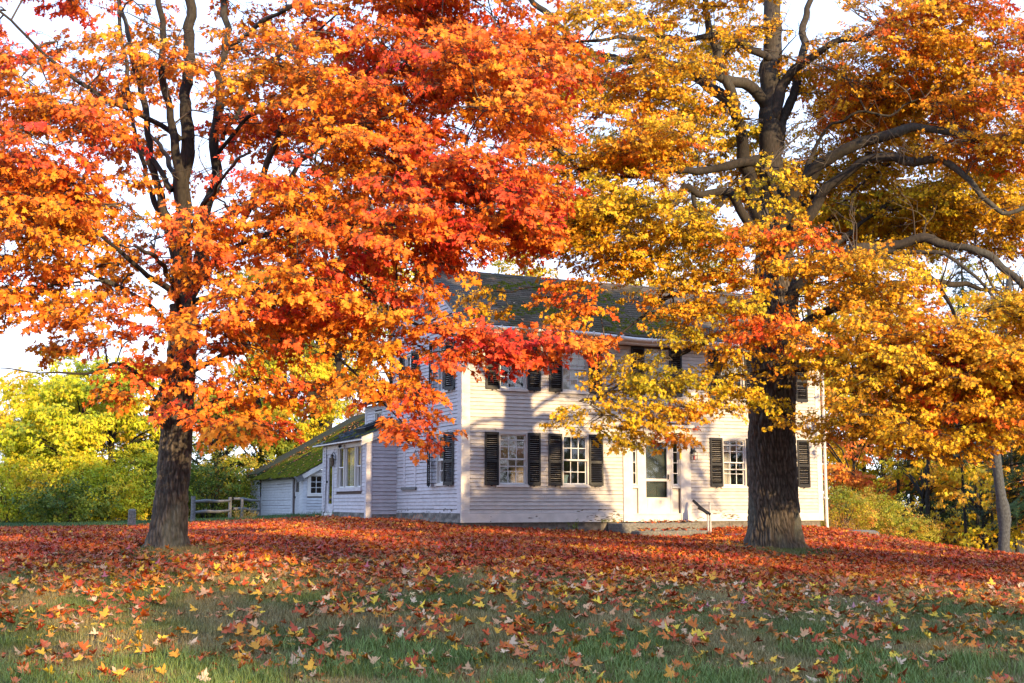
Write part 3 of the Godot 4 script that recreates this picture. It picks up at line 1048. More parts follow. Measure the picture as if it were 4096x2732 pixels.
func base_meshes() -> void:
	# clapboard of unit length: a thin wedge, thick at its lower edge
	var b := Mb.new()
	b.hexa([Vector3(-0.5, 0.004, 0.0), Vector3(0.5, 0.004, 0.0), Vector3(0.5, 0.004, 0.026), Vector3(-0.5, 0.004, 0.026),
		Vector3(-0.5, 0.0965, 0.0), Vector3(0.5, 0.0965, 0.0), Vector3(0.5, 0.0965, 0.009), Vector3(-0.5, 0.0965, 0.009)])
	boards.append(b.mesh(M.paint0))
	for k in 3: leaf_meshes.append(spray([19, 17, 20][k], 0.35, 0.088, OUTLINE, M.leaf, 100 + k))
	for k in 2: far_meshes.append(spray(12, 0.42, 0.15, OUTLINE_LOW, M.far_leaf, 200 + k, false))
	for k in 2: far_meshes.append(spray(14, 0.40, 0.085, OUTLINE_LOW, M.far_leaf, 210 + k, false))
	for k in 3:
		var sl := Mb.new()
		add_leaf(sl, OUTLINE, Basis(), Vector3.ZERO, 1.0, [0.3, 0.1, 0.4][k], [0.2, 0.3, -0.05][k], Color.WHITE)
		single_leaf.append(sl.mesh(M.leaf))
	# needles: a flat brush
	rng.seed = 220
	var nb := Mb.new()
	for i in 46:
		var f := rnd(0.0, 1.0)
		var p := Vector3(f * 0.5, 0, 0)
		var dir := Vector3(0.6, rnd(-0.5, 0.4), rnd(-1, 1)).normalized()
		var w := dir.cross(Vector3.UP).normalized() * 0.012
		nb.tri(p - w, p + dir * rnd(0.1, 0.2), p + w)
	far_meshes.append(nb.mesh(M.needle))
	# fallen leaves, curled
	rng.seed = 230
	for k in 4:
		var lb := Mb.new()
		add_leaf(lb, OUTLINE, Basis(Vector3.RIGHT, Vector3.FORWARD, Vector3.UP), Vector3(0, 0, -0.045), 0.103, [0.5, -0.4, 0.9, 0.2][k], [0.3, -0.4, -0.2, 0.7][k], Color.WHITE)
		ground_leaf.append(lb.mesh(M.dry_leaf))
	for k in 4:
		var lb := Mb.new()
		for i in 24:
			var bb := Basis(Vector3.UP, rnd(0, TAU)) * Basis(Vector3.RIGHT, rnd(-0.55, 0.55)) * Basis(Vector3.BACK, rnd(-0.5, 0.5)) * Basis(Vector3.RIGHT, Vector3.FORWARD, Vector3.UP)
			var v := rnd(0.7, 1.2)
			add_leaf(lb, OUTLINE_LOW if k < 3 else OUTLINE, bb, Vector3(rnd(-0.33, 0.33), rnd(0.012, 0.05), rnd(-0.33, 0.33)), rnd(0.055, 0.105), rnd(-0.7, 0.8), rnd(-0.5, 0.7), Color(v, v * rnd(0.5, 1.7), v * rnd(0.6, 1.5)))
		litter_meshes.append(lb.mesh(M.dry_leaf))
	# moss cushion: a low dome
	var mb := Mb.new()
	for i in 4:
		for j in 8:
			var q := func(a: int, c: int) -> Vector3:
				var th := PI * 0.5 * a / 4.0
				var ph := TAU * c / 8.0
				var r := 1.0 + 0.18 * sin(ph * 3.0 + a)
				return Vector3(sin(th) * cos(ph) * r, cos(th), sin(th) * sin(ph) * r)
			mb.quad(q.call(i, j), q.call(i, j + 1), q.call(i + 1, j + 1), q.call(i + 1, j))
	M_mesh.moss = mb.mesh(M.moss)

func ground() -> void:
	var xs := PackedFloat32Array()
	var ds := PackedFloat32Array()
	for q in [-900.0, -400.0, -160.0, -80.0, -55.0]: xs.append(q)
	var x := -40.0
	while x < 60.0:
		xs.append(x)
		x += 0.35 if absf(x) < 18.0 else 1.0
	for q in [75.0, 120.0, 300.0, 900.0]: xs.append(q)
	for q in [-600.0, -150.0, -60.0]: ds.append(q)
	var d := -30.0
	while d < 79.0:
		ds.append(d)
		d += 0.35 if d > 8.0 and d < 50.0 else 1.2
	for q in [100.0, 160.0, 400.0, 1200.0]: ds.append(q)
	var mb := Mb.new()
	for j in ds.size():
		for i in xs.size():
			var p := Vector3(xs[i], gy(xs[i], -ds[j]), -ds[j])
			mb.v.append(p)
			mb.n.append(slope_basis(p.x, p.z).y)
			var t := 0.5 + 0.9 * noise.get_noise_2d(p.x * 40.0, p.z * 40.0)
			var litter := clampf(leaf_cover(p.x, ds[j]), 0, 1)
			var c := Color(0.11, 0.11, 0.04).lerp(Color(0.22, 0.16, 0.08), clampf(t, 0, 1))
			mb.c.append(c.lerp(Color(0.13, 0.035, 0.015), litter * 0.8))
	for j in ds.size() - 1:
		for i in xs.size() - 1:
			var k := j * xs.size() + i
			var w := xs.size()
			mb.ix.append(k); mb.ix.append(k + w + 1); mb.ix.append(k + 1)
			mb.ix.append(k); mb.ix.append(k + w); mb.ix.append(k + w + 1)
	tag(obj("lawn", mb.mesh(M.soil)), "leaf-strewn lawn rising from the road to the old farmhouse", "lawn", "", "structure")

# How thickly the fallen leaves lie (0 none, 1 a closed carpet).
func leaf_cover(x: float, d: float) -> float:
	var n := noise.get_noise_2d(x * 16.0 + 40.0, d * 16.0) * 0.35
	var near := smoothstep(14.2, 19.5, d + n * 5.0)
	var c := lerpf(0.22, 1.0, near)
	if d > 36.0: c *= 1.0 - smoothstep(36.0, 40.0, d + n * 3.0)
	if x < -14.0: c *= 1.0 - 0.6 * smoothstep(14.0, 22.0, -x)
	if x > 10.0: c *= 1.0 - 0.5 * smoothstep(10.0, 16.0, x)
	c *= 1.0 - 0.8 * exp(-((x + 5.2) ** 2 + (d - 19.5) ** 2) / 0.6)
	c *= 1.0 - 0.75 * exp(-((x - 5.2) ** 2 + (d - 24.3) ** 2) / 1.6)
	return c + n * 0.5 * (1.0 - near)

func inside_house(x: float, z: float) -> bool:
	var q := (Vector3(x, 0, z) - Vector3(house_at.x, 0, house_at.z)).rotated(Vector3.UP, -deg_to_rad(HOUSE_TURN))
	if q.x > -0.05 and q.x < 11.5 and q.z < 0.02 and q.z > -5.5: return true
	if q.x > -1.0 and q.x < 5.0 and q.z < -4.8 and q.z > -11.0: return true
	if q.x > 4.2 and q.x < 6.7 and q.z > 0 and q.z < 1.25: return true
	return q.x > 0.2 and q.z < -16.2 and q.z > -24.0 and q.x < 9.0

# ---------------------------------------------------------------- the house (its own axes: x along the front, y up, z out of the front)
func house() -> void:
	house_at = at(1846, 2091, 32.0)
	var H := thing("farmhouse", "two-storey white clapboard farmhouse with black louvered shutters and a mossy roof", "house", house_at, deg_to_rad(HOUSE_TURN))
	var I := Transform3D()
	var G := frame_of(Vector3.ZERO, Vector3(-1, 0, 0))
	var L := 11.38
	var D := 5.4
	var wins := []
	for a in [[1.06, 1.80], [2.90, 3.61], [7.96, 8.68], [9.74, 10.46]]: wins.append([a[0], a[1], 0.99, 2.27])
	for a in [[1.07, 1.79], [2.90, 3.61], [5.44, 6.17], [7.96, 8.68], [9.74, 10.46]]: wins.append([a[0], a[1], 3.48, 4.68])
	var open := []
	var lap := [[4.70, 6.84, -1.0, 2.64]]
	for w in wins:
		open.append([w[0] - 0.045, w[1] + 0.045, w[2] - 0.02, w[3] + 0.045])
		lap.append([w[0] - 0.045, w[1] + 0.045, w[2] - 0.02, w[3] + 0.045])
	open.append([4.98, 6.50, 0.05, 2.26])
	var gwins := [[-1.63, -1.00, 1.03, 2.27], [-1.57, -0.91, 3.48, 4.68], [-4.20, -3.54, 3.48, 4.68], [-2.98, -2.40, 5.66, 6.30]]
	var gopen := []
	for w in gwins: gopen.append([w[0] - 0.045, w[1] + 0.045, w[2] - 0.02, w[3] + 0.045])
	# frame of the building
	wall_core(H, I, 0.02, L - 0.02, 0.0, 5.05, open, 0.15, M.core)
	wall_core(H, G, -D + 0.02, -0.16, 0.0, 5.2, gopen, 0.15, M.core)
	piece("wall", H, I, Vector3(0.02, 0, -D), Vector3(L - 0.02, 5.05, -D + 0.15), M.core)
	piece("wall", H, I, Vector3(L - 0.17, 0, -D + 0.16), Vector3(L - 0.02, 5.05, -0.16), M.core)
	piece("floor", H, I, Vector3(0.18, -0.1, -D + 0.16), Vector3(L - 0.18, 0.02, -0.16), M.inside)
	piece("upper_floor", H, I, Vector3(0.18, 2.6, -D + 0.16), Vector3(L - 0.18, 2.75, -0.16), M.inside)
	piece("ceiling", H, I, Vector3(0.18, 5.06, -D + 0.16), Vector3(L - 0.18, 5.14, -0.16), M.inside)
	for x in [4.3, 7.2]: piece("inner_wall", H, I, Vector3(x, 0.03, -D + 0.17), Vector3(x + 0.12, 5.0, -0.17), M.inside)
	piece("inner_wall", H, I, Vector3(0.2, 0.03, -2.6), Vector3(L - 0.2, 5.0, -2.5), M.inside)
	for x in [0.02, L - 0.17]:
		var tri := Mb.new()
		tri.hexa([Vector3(x, 5.21, -D), Vector3(x + 0.12, 5.21, -D), Vector3(x + 0.12, 5.21, 0), Vector3(x, 5.21, 0), Vector3(x, 6.92, -2.705), Vector3(x + 0.12, 6.92, -2.705), Vector3(x + 0.12, 6.92, -2.695), Vector3(x, 6.92, -2.695)])
		obj("gable_wall", tri.mesh(M.core), H)
	# clapboards
	var paints := [M.paint0, M.paint1, M.paint2]
	clapboards(H, I, func(_y): return [0.21, L - 0.16], 0.235, 4.78, 0.0985, lap, paints)
	var glap := gopen.duplicate()
	var slope_half := func(y: float) -> Array:
		if y < 5.15: return [-D + 0.1, -0.24]
		var half := maxf(0.0, (7.0 - y) / 0.64 - 0.12)
		return [-2.7 - half, -2.7 + half]
	clapboards(H, G, slope_half, 0.24, 6.9, 0.0985, glap, [M.old_paint0, M.old_paint1, M.old_paint2], 0.8, "gable_clapboard")
	# corner boards, water table, foundation
	piece("corner_board", H, I, Vector3(-0.022, 0.235, 0.0), Vector3(0.21, 5.0, 0.03), M.trim)
	piece("corner_board", H, I, Vector3(-0.030, 0.235, -0.24), Vector3(-0.001, 5.05, 0.001), M.old_paint0)
	piece("corner_board", H, I, Vector3(L - 0.16, 0.235, 0.0), Vector3(L + 0.02, 5.0, 0.03), M.trim)
	piece("water_table", H, I, Vector3(-0.032, 0.0, 0.001), Vector3(4.695, 0.233, 0.034), M.trim)
	piece("water_table", H, I, Vector3(6.85, 0.0, 0.001), Vector3(L + 0.022, 0.233, 0.034), M.trim)
	piece("skirt_board", H, G, Vector3(-D + 0.05, 0.0, 0.001), Vector3(-0.03, 0.238, 0.026), M.stained)
	for q in [[-0.75, -0.08, M.stained], [-2.6, -0.78, M.foundation], [-D, -2.62, M.foundation]]:
		piece("foundation_stone", H, G, Vector3(q[0], -0.6, -0.3), Vector3(q[1], -0.012, -0.03), q[2])
	var fx := 0.03
	while fx < L - 0.1:
		var fl := minf(rnd(1.2, 2.6), L - 0.05 - fx)
		piece("foundation_stone", H, I, Vector3(fx, -0.7, -0.35), Vector3(fx + fl - 0.012, -0.012, -0.03 + rnd(-0.008, 0.008)), M.foundation)
		fx += fl
	# flaking paint: patches of bare wood and moss stain on the lower boards by the door
	rng.seed = 41
	for g in [[3.4, 4.66, 0.02, 0.22, 46, "bare_wood"], [3.9, 4.68, 0.005, 0.09, 26, "green_stain"], [2.9, 4.6, 0.24, 0.36, 14, "bare_wood"], [7.0, 8.4, 0.03, 0.22, 34, "bare_wood"], [7.2, 8.4, 0.24, 0.34, 9, "bare_wood"], [0.3, 2.5, 0.01, 0.2, 6, "bare_wood"]]:
		var pb := Mb.new()
		for i in g[4]:
			var c := Vector3(lerpf(g[0], g[1], pow(rng.randf(), 0.6)), rnd(g[2], g[3]), 0.0355 if g[3] < 0.235 else 0.0235)
			var w := rnd(0.015, 0.10)
			var h := rnd(0.004, 0.016)
			var last := Vector3(c.x + w, c.y, c.z)
			for s in range(1, 9):
				var an := TAU * s / 8.0
				var r := rnd(0.6, 1.1)
				var p := Vector3(c.x + cos(an) * w * r, clampf(c.y + sin(an) * h * r, g[2] - 0.01, g[3]), c.z) if s < 8 else Vector3(c.x + w, c.y, c.z)
				pb.tri(c, p, last)
				last = p
		obj("flaked_paint", pb.mesh(M[g[5]]), H).set_meta("kind", "stuff")
	rng.seed = 42
	var ow := Mb.new()
	for i in 40:
		var c := Vector3(-rnd(0.2, 4.8), rnd(0.1, 0.36), 0.028)
		var w := rnd(0.03, 0.16)
		ow.tri(G * c, G * (c + Vector3(w, rnd(-0.02, 0.02), 0)), G * (c + Vector3(w * 0.5, -rnd(0.02, 0.06), 0)))
	obj("weather_stain", ow.mesh(M.stained), H).set_meta("kind", "stuff")
	# windows and shutters of the front
	window(H, I, 1.06, 1.80, 0.99, 2.27, 3, 2, {"rail": [1.44, 2.12], "blind": 1.45})
	window(H, I, 2.90, 3.61, 0.99, 2.27, 3, 2, {"rail": [1.62]})
	window(H, I, 7.96, 8.68, 0.99, 2.27, 3, 2, {"rail": [1.44, 2.12], "curtain": [[0.0, 0.5]], "blind": 1.9})
	window(H, I, 9.74, 10.46, 0.99, 2.27, 3, 2, {"blind": 1.6})
	window(H, I, 1.07, 1.79, 3.48, 4.68, 3, 2, {"head": false, "rail": [4.1], "curtain": [[0.5, 0.95]]})
	window(H, I, 2.90, 3.61, 3.48, 4.68, 3, 2, {"head": false, "rail": [4.16, 4.06], "blind": 3.5, "blind_mat": "pale_blind"})
	window(H, I, 5.44, 6.17, 3.48, 4.68, 3, 2, {"head": false, "rail": [4.1], "blind": 3.9, "blind_mat": "pale_blind"})
	window(H, I, 7.96, 8.68, 3.48, 4.68, 3, 2, {"head": false, "rail": [4.1], "blind": 4.2, "blind_mat": "pale_blind"})
	window(H, I, 9.74, 10.46, 3.48, 4.68, 3, 2, {"head": false, "rail": [4.1]})
	for q in [[0.62, 1.01, 0], [1.85, 2.21, 0], [2.45, 2.85, 0], [3.66, 4.06, 0.12], [7.50, 7.91, 0], [8.73, 9.12, 0], [9.31, 9.70, 0], [10.51, 10.93, 0]]:
		shutter(H, I, q[0], q[1], 0.95, 2.32, true, q[2])
	for q in [[0.64, 1.03], [1.84, 2.22], [2.48, 2.86], [3.66, 4.06], [4.99, 5.40], [6.21, 6.61], [7.50, 7.91], [8.73, 9.12], [9.31, 9.70], [10.51, 10.93]]:
		shutter(H, I, q[0], q[1], 3.43, 4.76)
	# a pot on the sill inside
	var pot := Mb.new()
	pot.tube(PackedVector3Array([Vector3(3.04, 1.02, -0.24), Vector3(3.04, 1.2, -0.24)]), PackedFloat32Array([0.09, 0.12]), 14)
	pot.tube(PackedVector3Array([Vector3(3.04, 1.2, -0.24), Vector3(3.04, 1.24, -0.24)]), PackedFloat32Array([0.135, 0.135]), 14)
	obj("flower_pot", pot.mesh(M.pot), H)
	# windows of the gable
	window(H, G, -1.63, -1.00, 1.03, 2.27, 2, 2, {"rail": [1.62], "curtain": [[0.0, 0.3]]})
	window(H, G, -1.57, -0.91, 3.48, 4.68, 1, 1, {"rail": [4.1], "head": false})
	window(H, G, -4.20, -3.54, 3.48, 4.68, 1, 1, {"rail": [4.1], "head": false})
	window(H, G, -2.98, -2.40, 5.66, 6.30, 2, 2, {"head": false})
	for q in [[-2.14, -1.71, 0.95, 2.32, 0.5], [-0.90, -0.46, 0.95, 2.32, -0.22], [-2.06, -1.66, 3.43, 4.76, 0.5], [-0.86, -0.42, 3.43, 4.76, -0.2], [-4.66, -4.26, 3.43, 4.76, 0], [-3.48, -3.04, 3.43, 4.76, -0.15], [-3.42, -3.04, 5.62, 6.36, 0.3], [-2.34, -1.98, 5.62, 6.36, 0]]:
		shutter(H, G, q[0], q[1], q[2], q[3], false, q[4])
	for q in [[-4.28, -4.14, 0.95, 2.33], [-3.40, -3.27, 0.95, 2.33], [-4.14, -3.40, 2.33, 2.39]]:
		piece("boarded_window_casing", H, G, Vector3(q[0], q[2], 0.005), Vector3(q[1], q[3], 0.034), M.old_paint0)
	piece("sill", H, G, Vector3(-4.36, 0.86, 0.005), Vector3(-3.20, 0.945, 0.075), M.weathered_wood)
	front_door(H)
	roof(H)

func front_door(H: Node3D) -> void:
	var I := Transform3D()
	for q in [[4.70, 4.98], [6.52, 6.84]]:
		piece("pilaster", H, I, Vector3(q[0], 0.2, 0.0), Vector3(q[1], 2.26, 0.06), M.trim)
		piece("plinth", H, I, Vector3(q[0] - 0.012, 0.0, 0.0), Vector3(q[1] + 0.012, 0.2, 0.075), M.trim)
	piece("entablature", H, I, Vector3(4.68, 2.262, 0.0), Vector3(6.86, 2.56, 0.07), M.trim)
	piece("cornice", H, I, Vector3(4.62, 2.562, 0.0), Vector3(6.92, 2.64, 0.16), M.trim)
	piece("threshold", H, I, Vector3(4.99, 0.0, -0.14), Vector3(6.51, 0.19, 0.045), M.trim)
	piece("threshold_lip", H, I, Vector3(4.992, 0.191, -0.14), Vector3(6.508, 0.215, 0.06), M.trim)
	for q in [[5.18, 5.35], [6.20, 6.26]]:
		piece("door_post", H, I, Vector3(q[0], 0.216, -0.14), Vector3(q[1], 2.26, 0.02), M.trim)
	for q in [[4.981, 5.179], [6.261, 6.519]]:
		piece("sidelight_panel", H, I, Vector3(q[0], 0.217, -0.10), Vector3(q[1], 0.90, -0.05), M.trim)
		piece("sidelight_moulding", H, I, Vector3(q[0] + 0.035, 0.29, -0.0495), Vector3(q[1] - 0.035, 0.80, -0.04), M.trim)
		window(H, I, q[0] + 0.03, q[1] - 0.03, 0.99, 2.21, 1, 4, {"double": false, "head": false, "sill": false, "storm": false})
		piece("sidelight_sill", H, I, Vector3(q[0], 0.902, -0.10), Vector3(q[1], 0.965, 0.03), M.trim)
	# white storm door with two panes, a dark panelled door behind it
	var d := node("storm_door", H)
	for q in [[5.352, 5.43, 0.217, 2.24], [6.10, 6.198, 0.217, 2.24], [5.43, 6.10, 2.15, 2.24], [5.43, 6.10, 1.09, 1.16], [5.43, 6.10, 0.217, 0.65]]:
		piece("door_frame", d, I, Vector3(q[0], q[2], -0.03), Vector3(q[1], q[3], 0.012), M.trim)
	piece("kick_panel", d, I, Vector3(5.47, 0.27, 0.0125), Vector3(6.06, 0.60, 0.02), M.trim)
	for q in [[0.652, 1.088], [1.162, 2.148]]:
		piece("pane", d, I, Vector3(5.432, q[0], -0.012), Vector3(6.098, q[1], -0.009), M.glass)
	piece("handle", d, I, Vector3(6.115, 1.14, 0.012), Vector3(6.14, 1.28, 0.05), M.iron)
	piece("keyhole", d, I, Vector3(6.17, 1.10, 0.012), Vector3(6.195, 1.125, 0.03), M.brass)
	var e := node("inner_door", H)
	piece("leaf", e, I, Vector3(5.352, 0.217, -0.14), Vector3(6.198, 2.24, -0.10), M.door_green)
	for q in [[5.47, 5.74], [5.82, 6.09]]:
		for v in [[0.35, 0.95], [1.12, 1.70], [1.80, 2.08]]:
			piece("panel", e, I, Vector3(q[0], v[0], -0.099), Vector3(q[1], v[1], -0.088), M.door_green)
	# wall lantern and a brass door chime
	var l := node("wall_lantern", H, Transform3D(Basis(), Vector3(6.90, 1.68, 0.03)))
	piece("back_plate", l, I, Vector3(-0.03, 0.18, -0.03), Vector3(0.03, 0.32, 0.012), M.iron)
	var hk := PackedVector3Array()
	var hr := PackedFloat32Array()
	for i in 12:
		var w := PI * 1.25 * i / 11.0
		hk.append(Vector3(0, 0.31 + 0.07 * sin(w), 0.075 - 0.065 * cos(w)))
		hr.append(0.008)
	var hb := Mb.new()
	hb.tube(hk, hr, 6)
	obj("hook", hb.mesh(M.iron), l)
	var cage := Mb.new()
	for x in [-0.06, 0.06]:
		for z in [0.06, 0.18]:
			cage.box(Vector3(x - 0.006, 0, z - 0.006), Vector3(x + 0.006, 0.22, z + 0.006))
	for y in [0.0, 0.11, 0.21]:
		for x in [-0.06, 0.06]: cage.box(Vector3(x - 0.005, y, 0.067), Vector3(x + 0.005, y + 0.01, 0.173))
		for z in [0.06, 0.18]: cage.box(Vector3(-0.053, y, z - 0.005), Vector3(0.053, y + 0.01, z + 0.005))
	obj("cage", cage.mesh(M.iron), l)
	var cap := Mb.new()
	cap.tube(PackedVector3Array([Vector3(0, 0.222, 0.12), Vector3(0, 0.30, 0.12)]), PackedFloat32Array([0.095, 0.02]), 4)
	obj("cap", cap.mesh(M.iron), l)
	piece("candle", l, I, Vector3(-0.02, 0.012, 0.10), Vector3(0.02, 0.13, 0.14), M.red_wax)
	piece("door_chime", H, I, Vector3(6.475, 1.70, 0.0605), Vector3(6.53, 1.93, 0.09), M.brass)

func roof(H: Node3D) -> void:
	var I := Transform3D()
	var L := 11.38
	var dip := func(a: float, s: float) -> float:
		var eave := 1.0 - s / 3.7
		return (-0.025 * exp(-pow((a - 5.3) / 0.7, 2.0)) - 0.05 * smoothstep(3.4, 5.2, a)) * eave * eave - 0.05 * sin(PI * clampf(a / 11.6, 0, 1)) * (1.0 - eave)
	var es := Vector3(0, 0.64, -1).normalized()
	var p0 := Vector3(-0.14, 5.055, 0.38)
	var deck := Mb.new()
	for i in 24:
		var a := L * 1.0225 * i / 24.0
		var b := L * 1.0225 * (i + 1) / 24.0
		var q := [p0 + Vector3(a, dip.call(a, 0.0), 0), p0 + Vector3(b, dip.call(b, 0.0), 0), p0 + Vector3(b, dip.call(b, 3.66), 0) + es * 3.66, p0 + Vector3(a, dip.call(a, 3.66), 0) + es * 3.66]
		var dn := Vector3(0, -0.055, 0)
		deck.hexa([q[3] + dn, q[2] + dn, q[1] + dn, q[0] + dn, q[3], q[2], q[1], q[0]])
	obj("roof_deck", deck.mesh(M.weathered_wood), H)
	var tone := func(a: float, s: float) -> Color:
		var k: float = rnd(0.75, 1.2)
		var mossy: float = noise.get_noise_2d(a * 20.0, s * 30.0)
		var c := Color(0.165, 0.12, 0.082) * k
		return c.lerp(Color(0.075, 0.08, 0.03), clampf(mossy * 1.2 + 0.1, 0.0, 0.6)) if a > 1.3 and a < 7.0 else c.lerp(Color(0.20, 0.18, 0.16), 0.6)
	shingles(H, p0 + Vector3(0, 0, 0.03), Vector3.RIGHT, es, 11.64, 3.7, 0.145, 0.305, tone, dip)
	var back := Mb.new()
	back.hexa([Vector3(-0.14, 5.0, -5.78), Vector3(11.5, 5.0, -5.78), Vector3(11.5, 6.98, -2.75), Vector3(-0.14, 6.98, -2.75), Vector3(-0.14, 5.07, -5.78), Vector3(11.5, 5.07, -5.78), Vector3(11.5, 7.04, -2.72), Vector3(-0.14, 7.04, -2.72)])
	obj("back_slope", back.mesh(M.foundation), H)
	var rc := Mb.new()
	for i in 38:
		var a := 11.6 * i / 38.0
		var t := Transform3D(Basis(Vector3.BACK, rnd(-0.01, 0.01)), p0 + Vector3(a, dip.call(a, 3.66) + 0.015, 0) + es * 3.66)
		rc.col = Color(0.12, 0.10, 0.09) * rnd(0.8, 1.3)
		rc.hexa([t * Vector3(0, -0.10, -0.15), t * Vector3(0.30, -0.10, -0.15), t * Vector3(0.30, -0.10, 0.15), t * Vector3(0, -0.10, 0.15), t * Vector3(0, 0.02, -0.02), t * Vector3(0.30, 0.025, -0.02), t * Vector3(0.30, 0.025, 0.02), t * Vector3(0, 0.02, 0.02)])
	obj("ridge_cap", rc.mesh(M.shingle), H)
	# moss and leaves on the slope
	rng.seed = 51
	var pts := []
	for i in 4200:
		var a := rnd(1.4, 7.2)
		var s := rnd(0.1, 3.4)
		var w: float = noise.get_noise_2d(a * 26.0, s * 40.0) + 0.55 * exp(-pow((a - 5.6) / 1.0, 2.0) - pow((s - 0.9) / 0.9, 2.0)) + 0.25 * exp(-pow((a - 3.1) / 1.2, 2.0))
		if w > 0.2 + rnd(-0.08, 0.12): pts.append([a, s, rnd(0.025, 0.075), dip.call(a, s)])
	moss(H, p0, Vector3.RIGHT, es, pts)
	roof_leaves(H, p0 + Vector3(1.2, 0, 0), Vector3.RIGHT, es, 60, 7.0, 3.0)
	# eaves
	var gut := Mb.new()
	var gp := PackedVector3Array()
	var gr := PackedFloat32Array()
	for i in 40:
		var a := 11.6 * i / 39.0
		gp.append(Vector3(-0.14 + a, 4.985 + dip.call(a, 0.0) * 1.1, 0.42))
		gr.append(0.058)
	gut.tube(gp, gr, 8)
	obj("gutter", gut.mesh(M.gutter), H)
	for i in range(1, 13):
		var a := i * 0.9
		piece("gutter_strap", H, I, Vector3(a, 4.93 + dip.call(a, 0.0) * 1.1, 0.40), Vector3(a + 0.025, 5.06 + dip.call(a, 0.0) * 1.1, 0.483), M.trim)
	var fa := Mb.new()
	for i in 24:
		var a := 11.6 * i / 24.0
		var b := 11.6 * (i + 1) / 24.0
		var ya: float = 4.995 + dip.call(a, 0.0)
		var yb: float = 4.995 + dip.call(b, 0.0)
		fa.hexa([Vector3(a - 0.14, ya - 0.14, 0.31), Vector3(b - 0.14, yb - 0.14, 0.31), Vector3(b - 0.14, yb - 0.14, 0.355), Vector3(a - 0.14, ya - 0.14, 0.355), Vector3(a - 0.14, ya, 0.31), Vector3(b - 0.14, yb, 0.31), Vector3(b - 0.14, yb, 0.355), Vector3(a - 0.14, ya, 0.355)])
		fa.hexa([Vector3(a - 0.1, 4.80, 0.002), Vector3(b - 0.1, 4.80, 0.002), Vector3(b - 0.1, yb - 0.16, 0.308), Vector3(a - 0.1, ya - 0.16, 0.308), Vector3(a - 0.1, 4.83, 0.002), Vector3(b - 0.1, 4.83, 0.002), Vector3(b - 0.1, yb - 0.13, 0.308), Vector3(a - 0.1, ya - 0.13, 0.308)])
	obj("eaves_board", fa.mesh(M.trim), H)
	# downpipe at the far corner
	var dp := Mb.new()
	dp.tube(spline([Vector3(11.46, 4.95, 0.42), Vector3(11.47, 4.78, 0.36), Vector3(11.46, 4.55, 0.10), Vector3(11.46, 4.3, 0.09), Vector3(11.46, 0.8, 0.09), Vector3(11.46, -0.2, 0.10), Vector3(11.48, -0.33, 0.17)], 0.15), _even(spline([Vector3(11.46, 4.95, 0.42), Vector3(11.47, 4.78, 0.36), Vector3(11.46, 4.55, 0.10), Vector3(11.46, 4.3, 0.09), Vector3(11.46, 0.8, 0.09), Vector3(11.46, -0.2, 0.10), Vector3(11.48, -0.33, 0.17)], 0.15).size(), 0.045), 10)
	obj("downpipe", dp.mesh(M.gutter), H)
	for y in [0.62, 2.1, 3.6]: piece("pipe_clip", H, I, Vector3(11.40, y, 0.03), Vector3(11.52, y + 0.03, 0.14), M.gutter)
	piece("electric_meter", H, I, Vector3(11.40, 0.75, -0.35), Vector3(11.54, 1.12, -0.15), M.gray_bark)
	# rake boards of the gable
	for s in [1.0, -1.0]:
		var rb := Mb.new()
		for k in [[-0.13, -0.035, 0.0, 0.10], [-0.09, -0.033, -0.12, -0.002]]:
			var e := Vector3(0, 5.0, -2.7 + s * 3.08)
			var t := Vector3(0, 6.985, -2.7)
			var up := Vector3(0, 1, 0)
			rb.hexa([e + Vector3(k[0], k[2], 0), e + Vector3(k[1], k[2], 0), t + Vector3(k[1], k[2], 0), t + Vector3(k[0], k[2], 0), e + Vector3(k[0], k[3] - 0.045, 0), e + Vector3(k[1], k[3] - 0.045, 0), t + Vector3(k[1], k[3] - 0.045, 0), t + Vector3(k[0], k[3] - 0.045, 0)])
		obj("rake_board", rb.mesh(M.old_paint0), H)
	# brick chimney on the ridge
	var ch := node("chimney", H)
	piece("mortar", ch, I, Vector3(0.185, 6.3, -3.085), Vector3(0.825, 8.56, -2.315), M.mortar)
	var bm := []
	for k in 3:
		var bb := Mb.new()
		bb.box(Vector3(0.005, 0.004, 0), Vector3(0.195, 0.062, 0.1))
		var m: StandardMaterial3D = M.brick.duplicate()
		m.albedo_color = M.brick.albedo_color * [1.0, 0.82, 1.15][k]
		bm.append(bb.mesh(m))
	rng.seed = 61
	var y := 6.42
	var row := 0
	while y < 8.54:
		var off := 0.1 if row % 2 else 0.0
		for face in 2:
			var len_: float = [0.66, 0.79][face]
			var x := -off
			while x < len_ - 0.03:
				var x0 := maxf(x, 0.0)
				var x1 := minf(x + 0.2, len_)
				var sc := (x1 - x0) / 0.2
				var t: Transform3D
				if face == 0: t = Transform3D(Basis(), Vector3(0.175 + x0, y, -2.405 + rnd(0, 0.004)))
				else: t = Transform3D(Basis(Vector3.UP, -PI / 2), Vector3(0.275 + rnd(-0.004, 0), y, -3.095 + x0))
				var bo := obj("brick", bm[rng.randi() % 3], ch, t * Transform3D(Basis().scaled(Vector3(sc, 1, 1)), Vector3.ZERO))
				bo.name = "brick_%03d" % ch.get_child_count()
				x += 0.2
		y += 0.067
		row += 1
	piece("cap", ch, I, Vector3(0.12, 8.562, -3.15), Vector3(0.89, 8.66, -2.25), M.foundation)
	# taller back wing whose side shows above the annex roof
	var r := node("back_wing", H)
	var W := frame_of(Vector3(1.0, 0, 0), Vector3(-1, 0, 0))
	piece("wall", r, W, Vector3(-10.9, 0.0, -3.4), Vector3(-5.5, 3.72, -0.02), M.core)
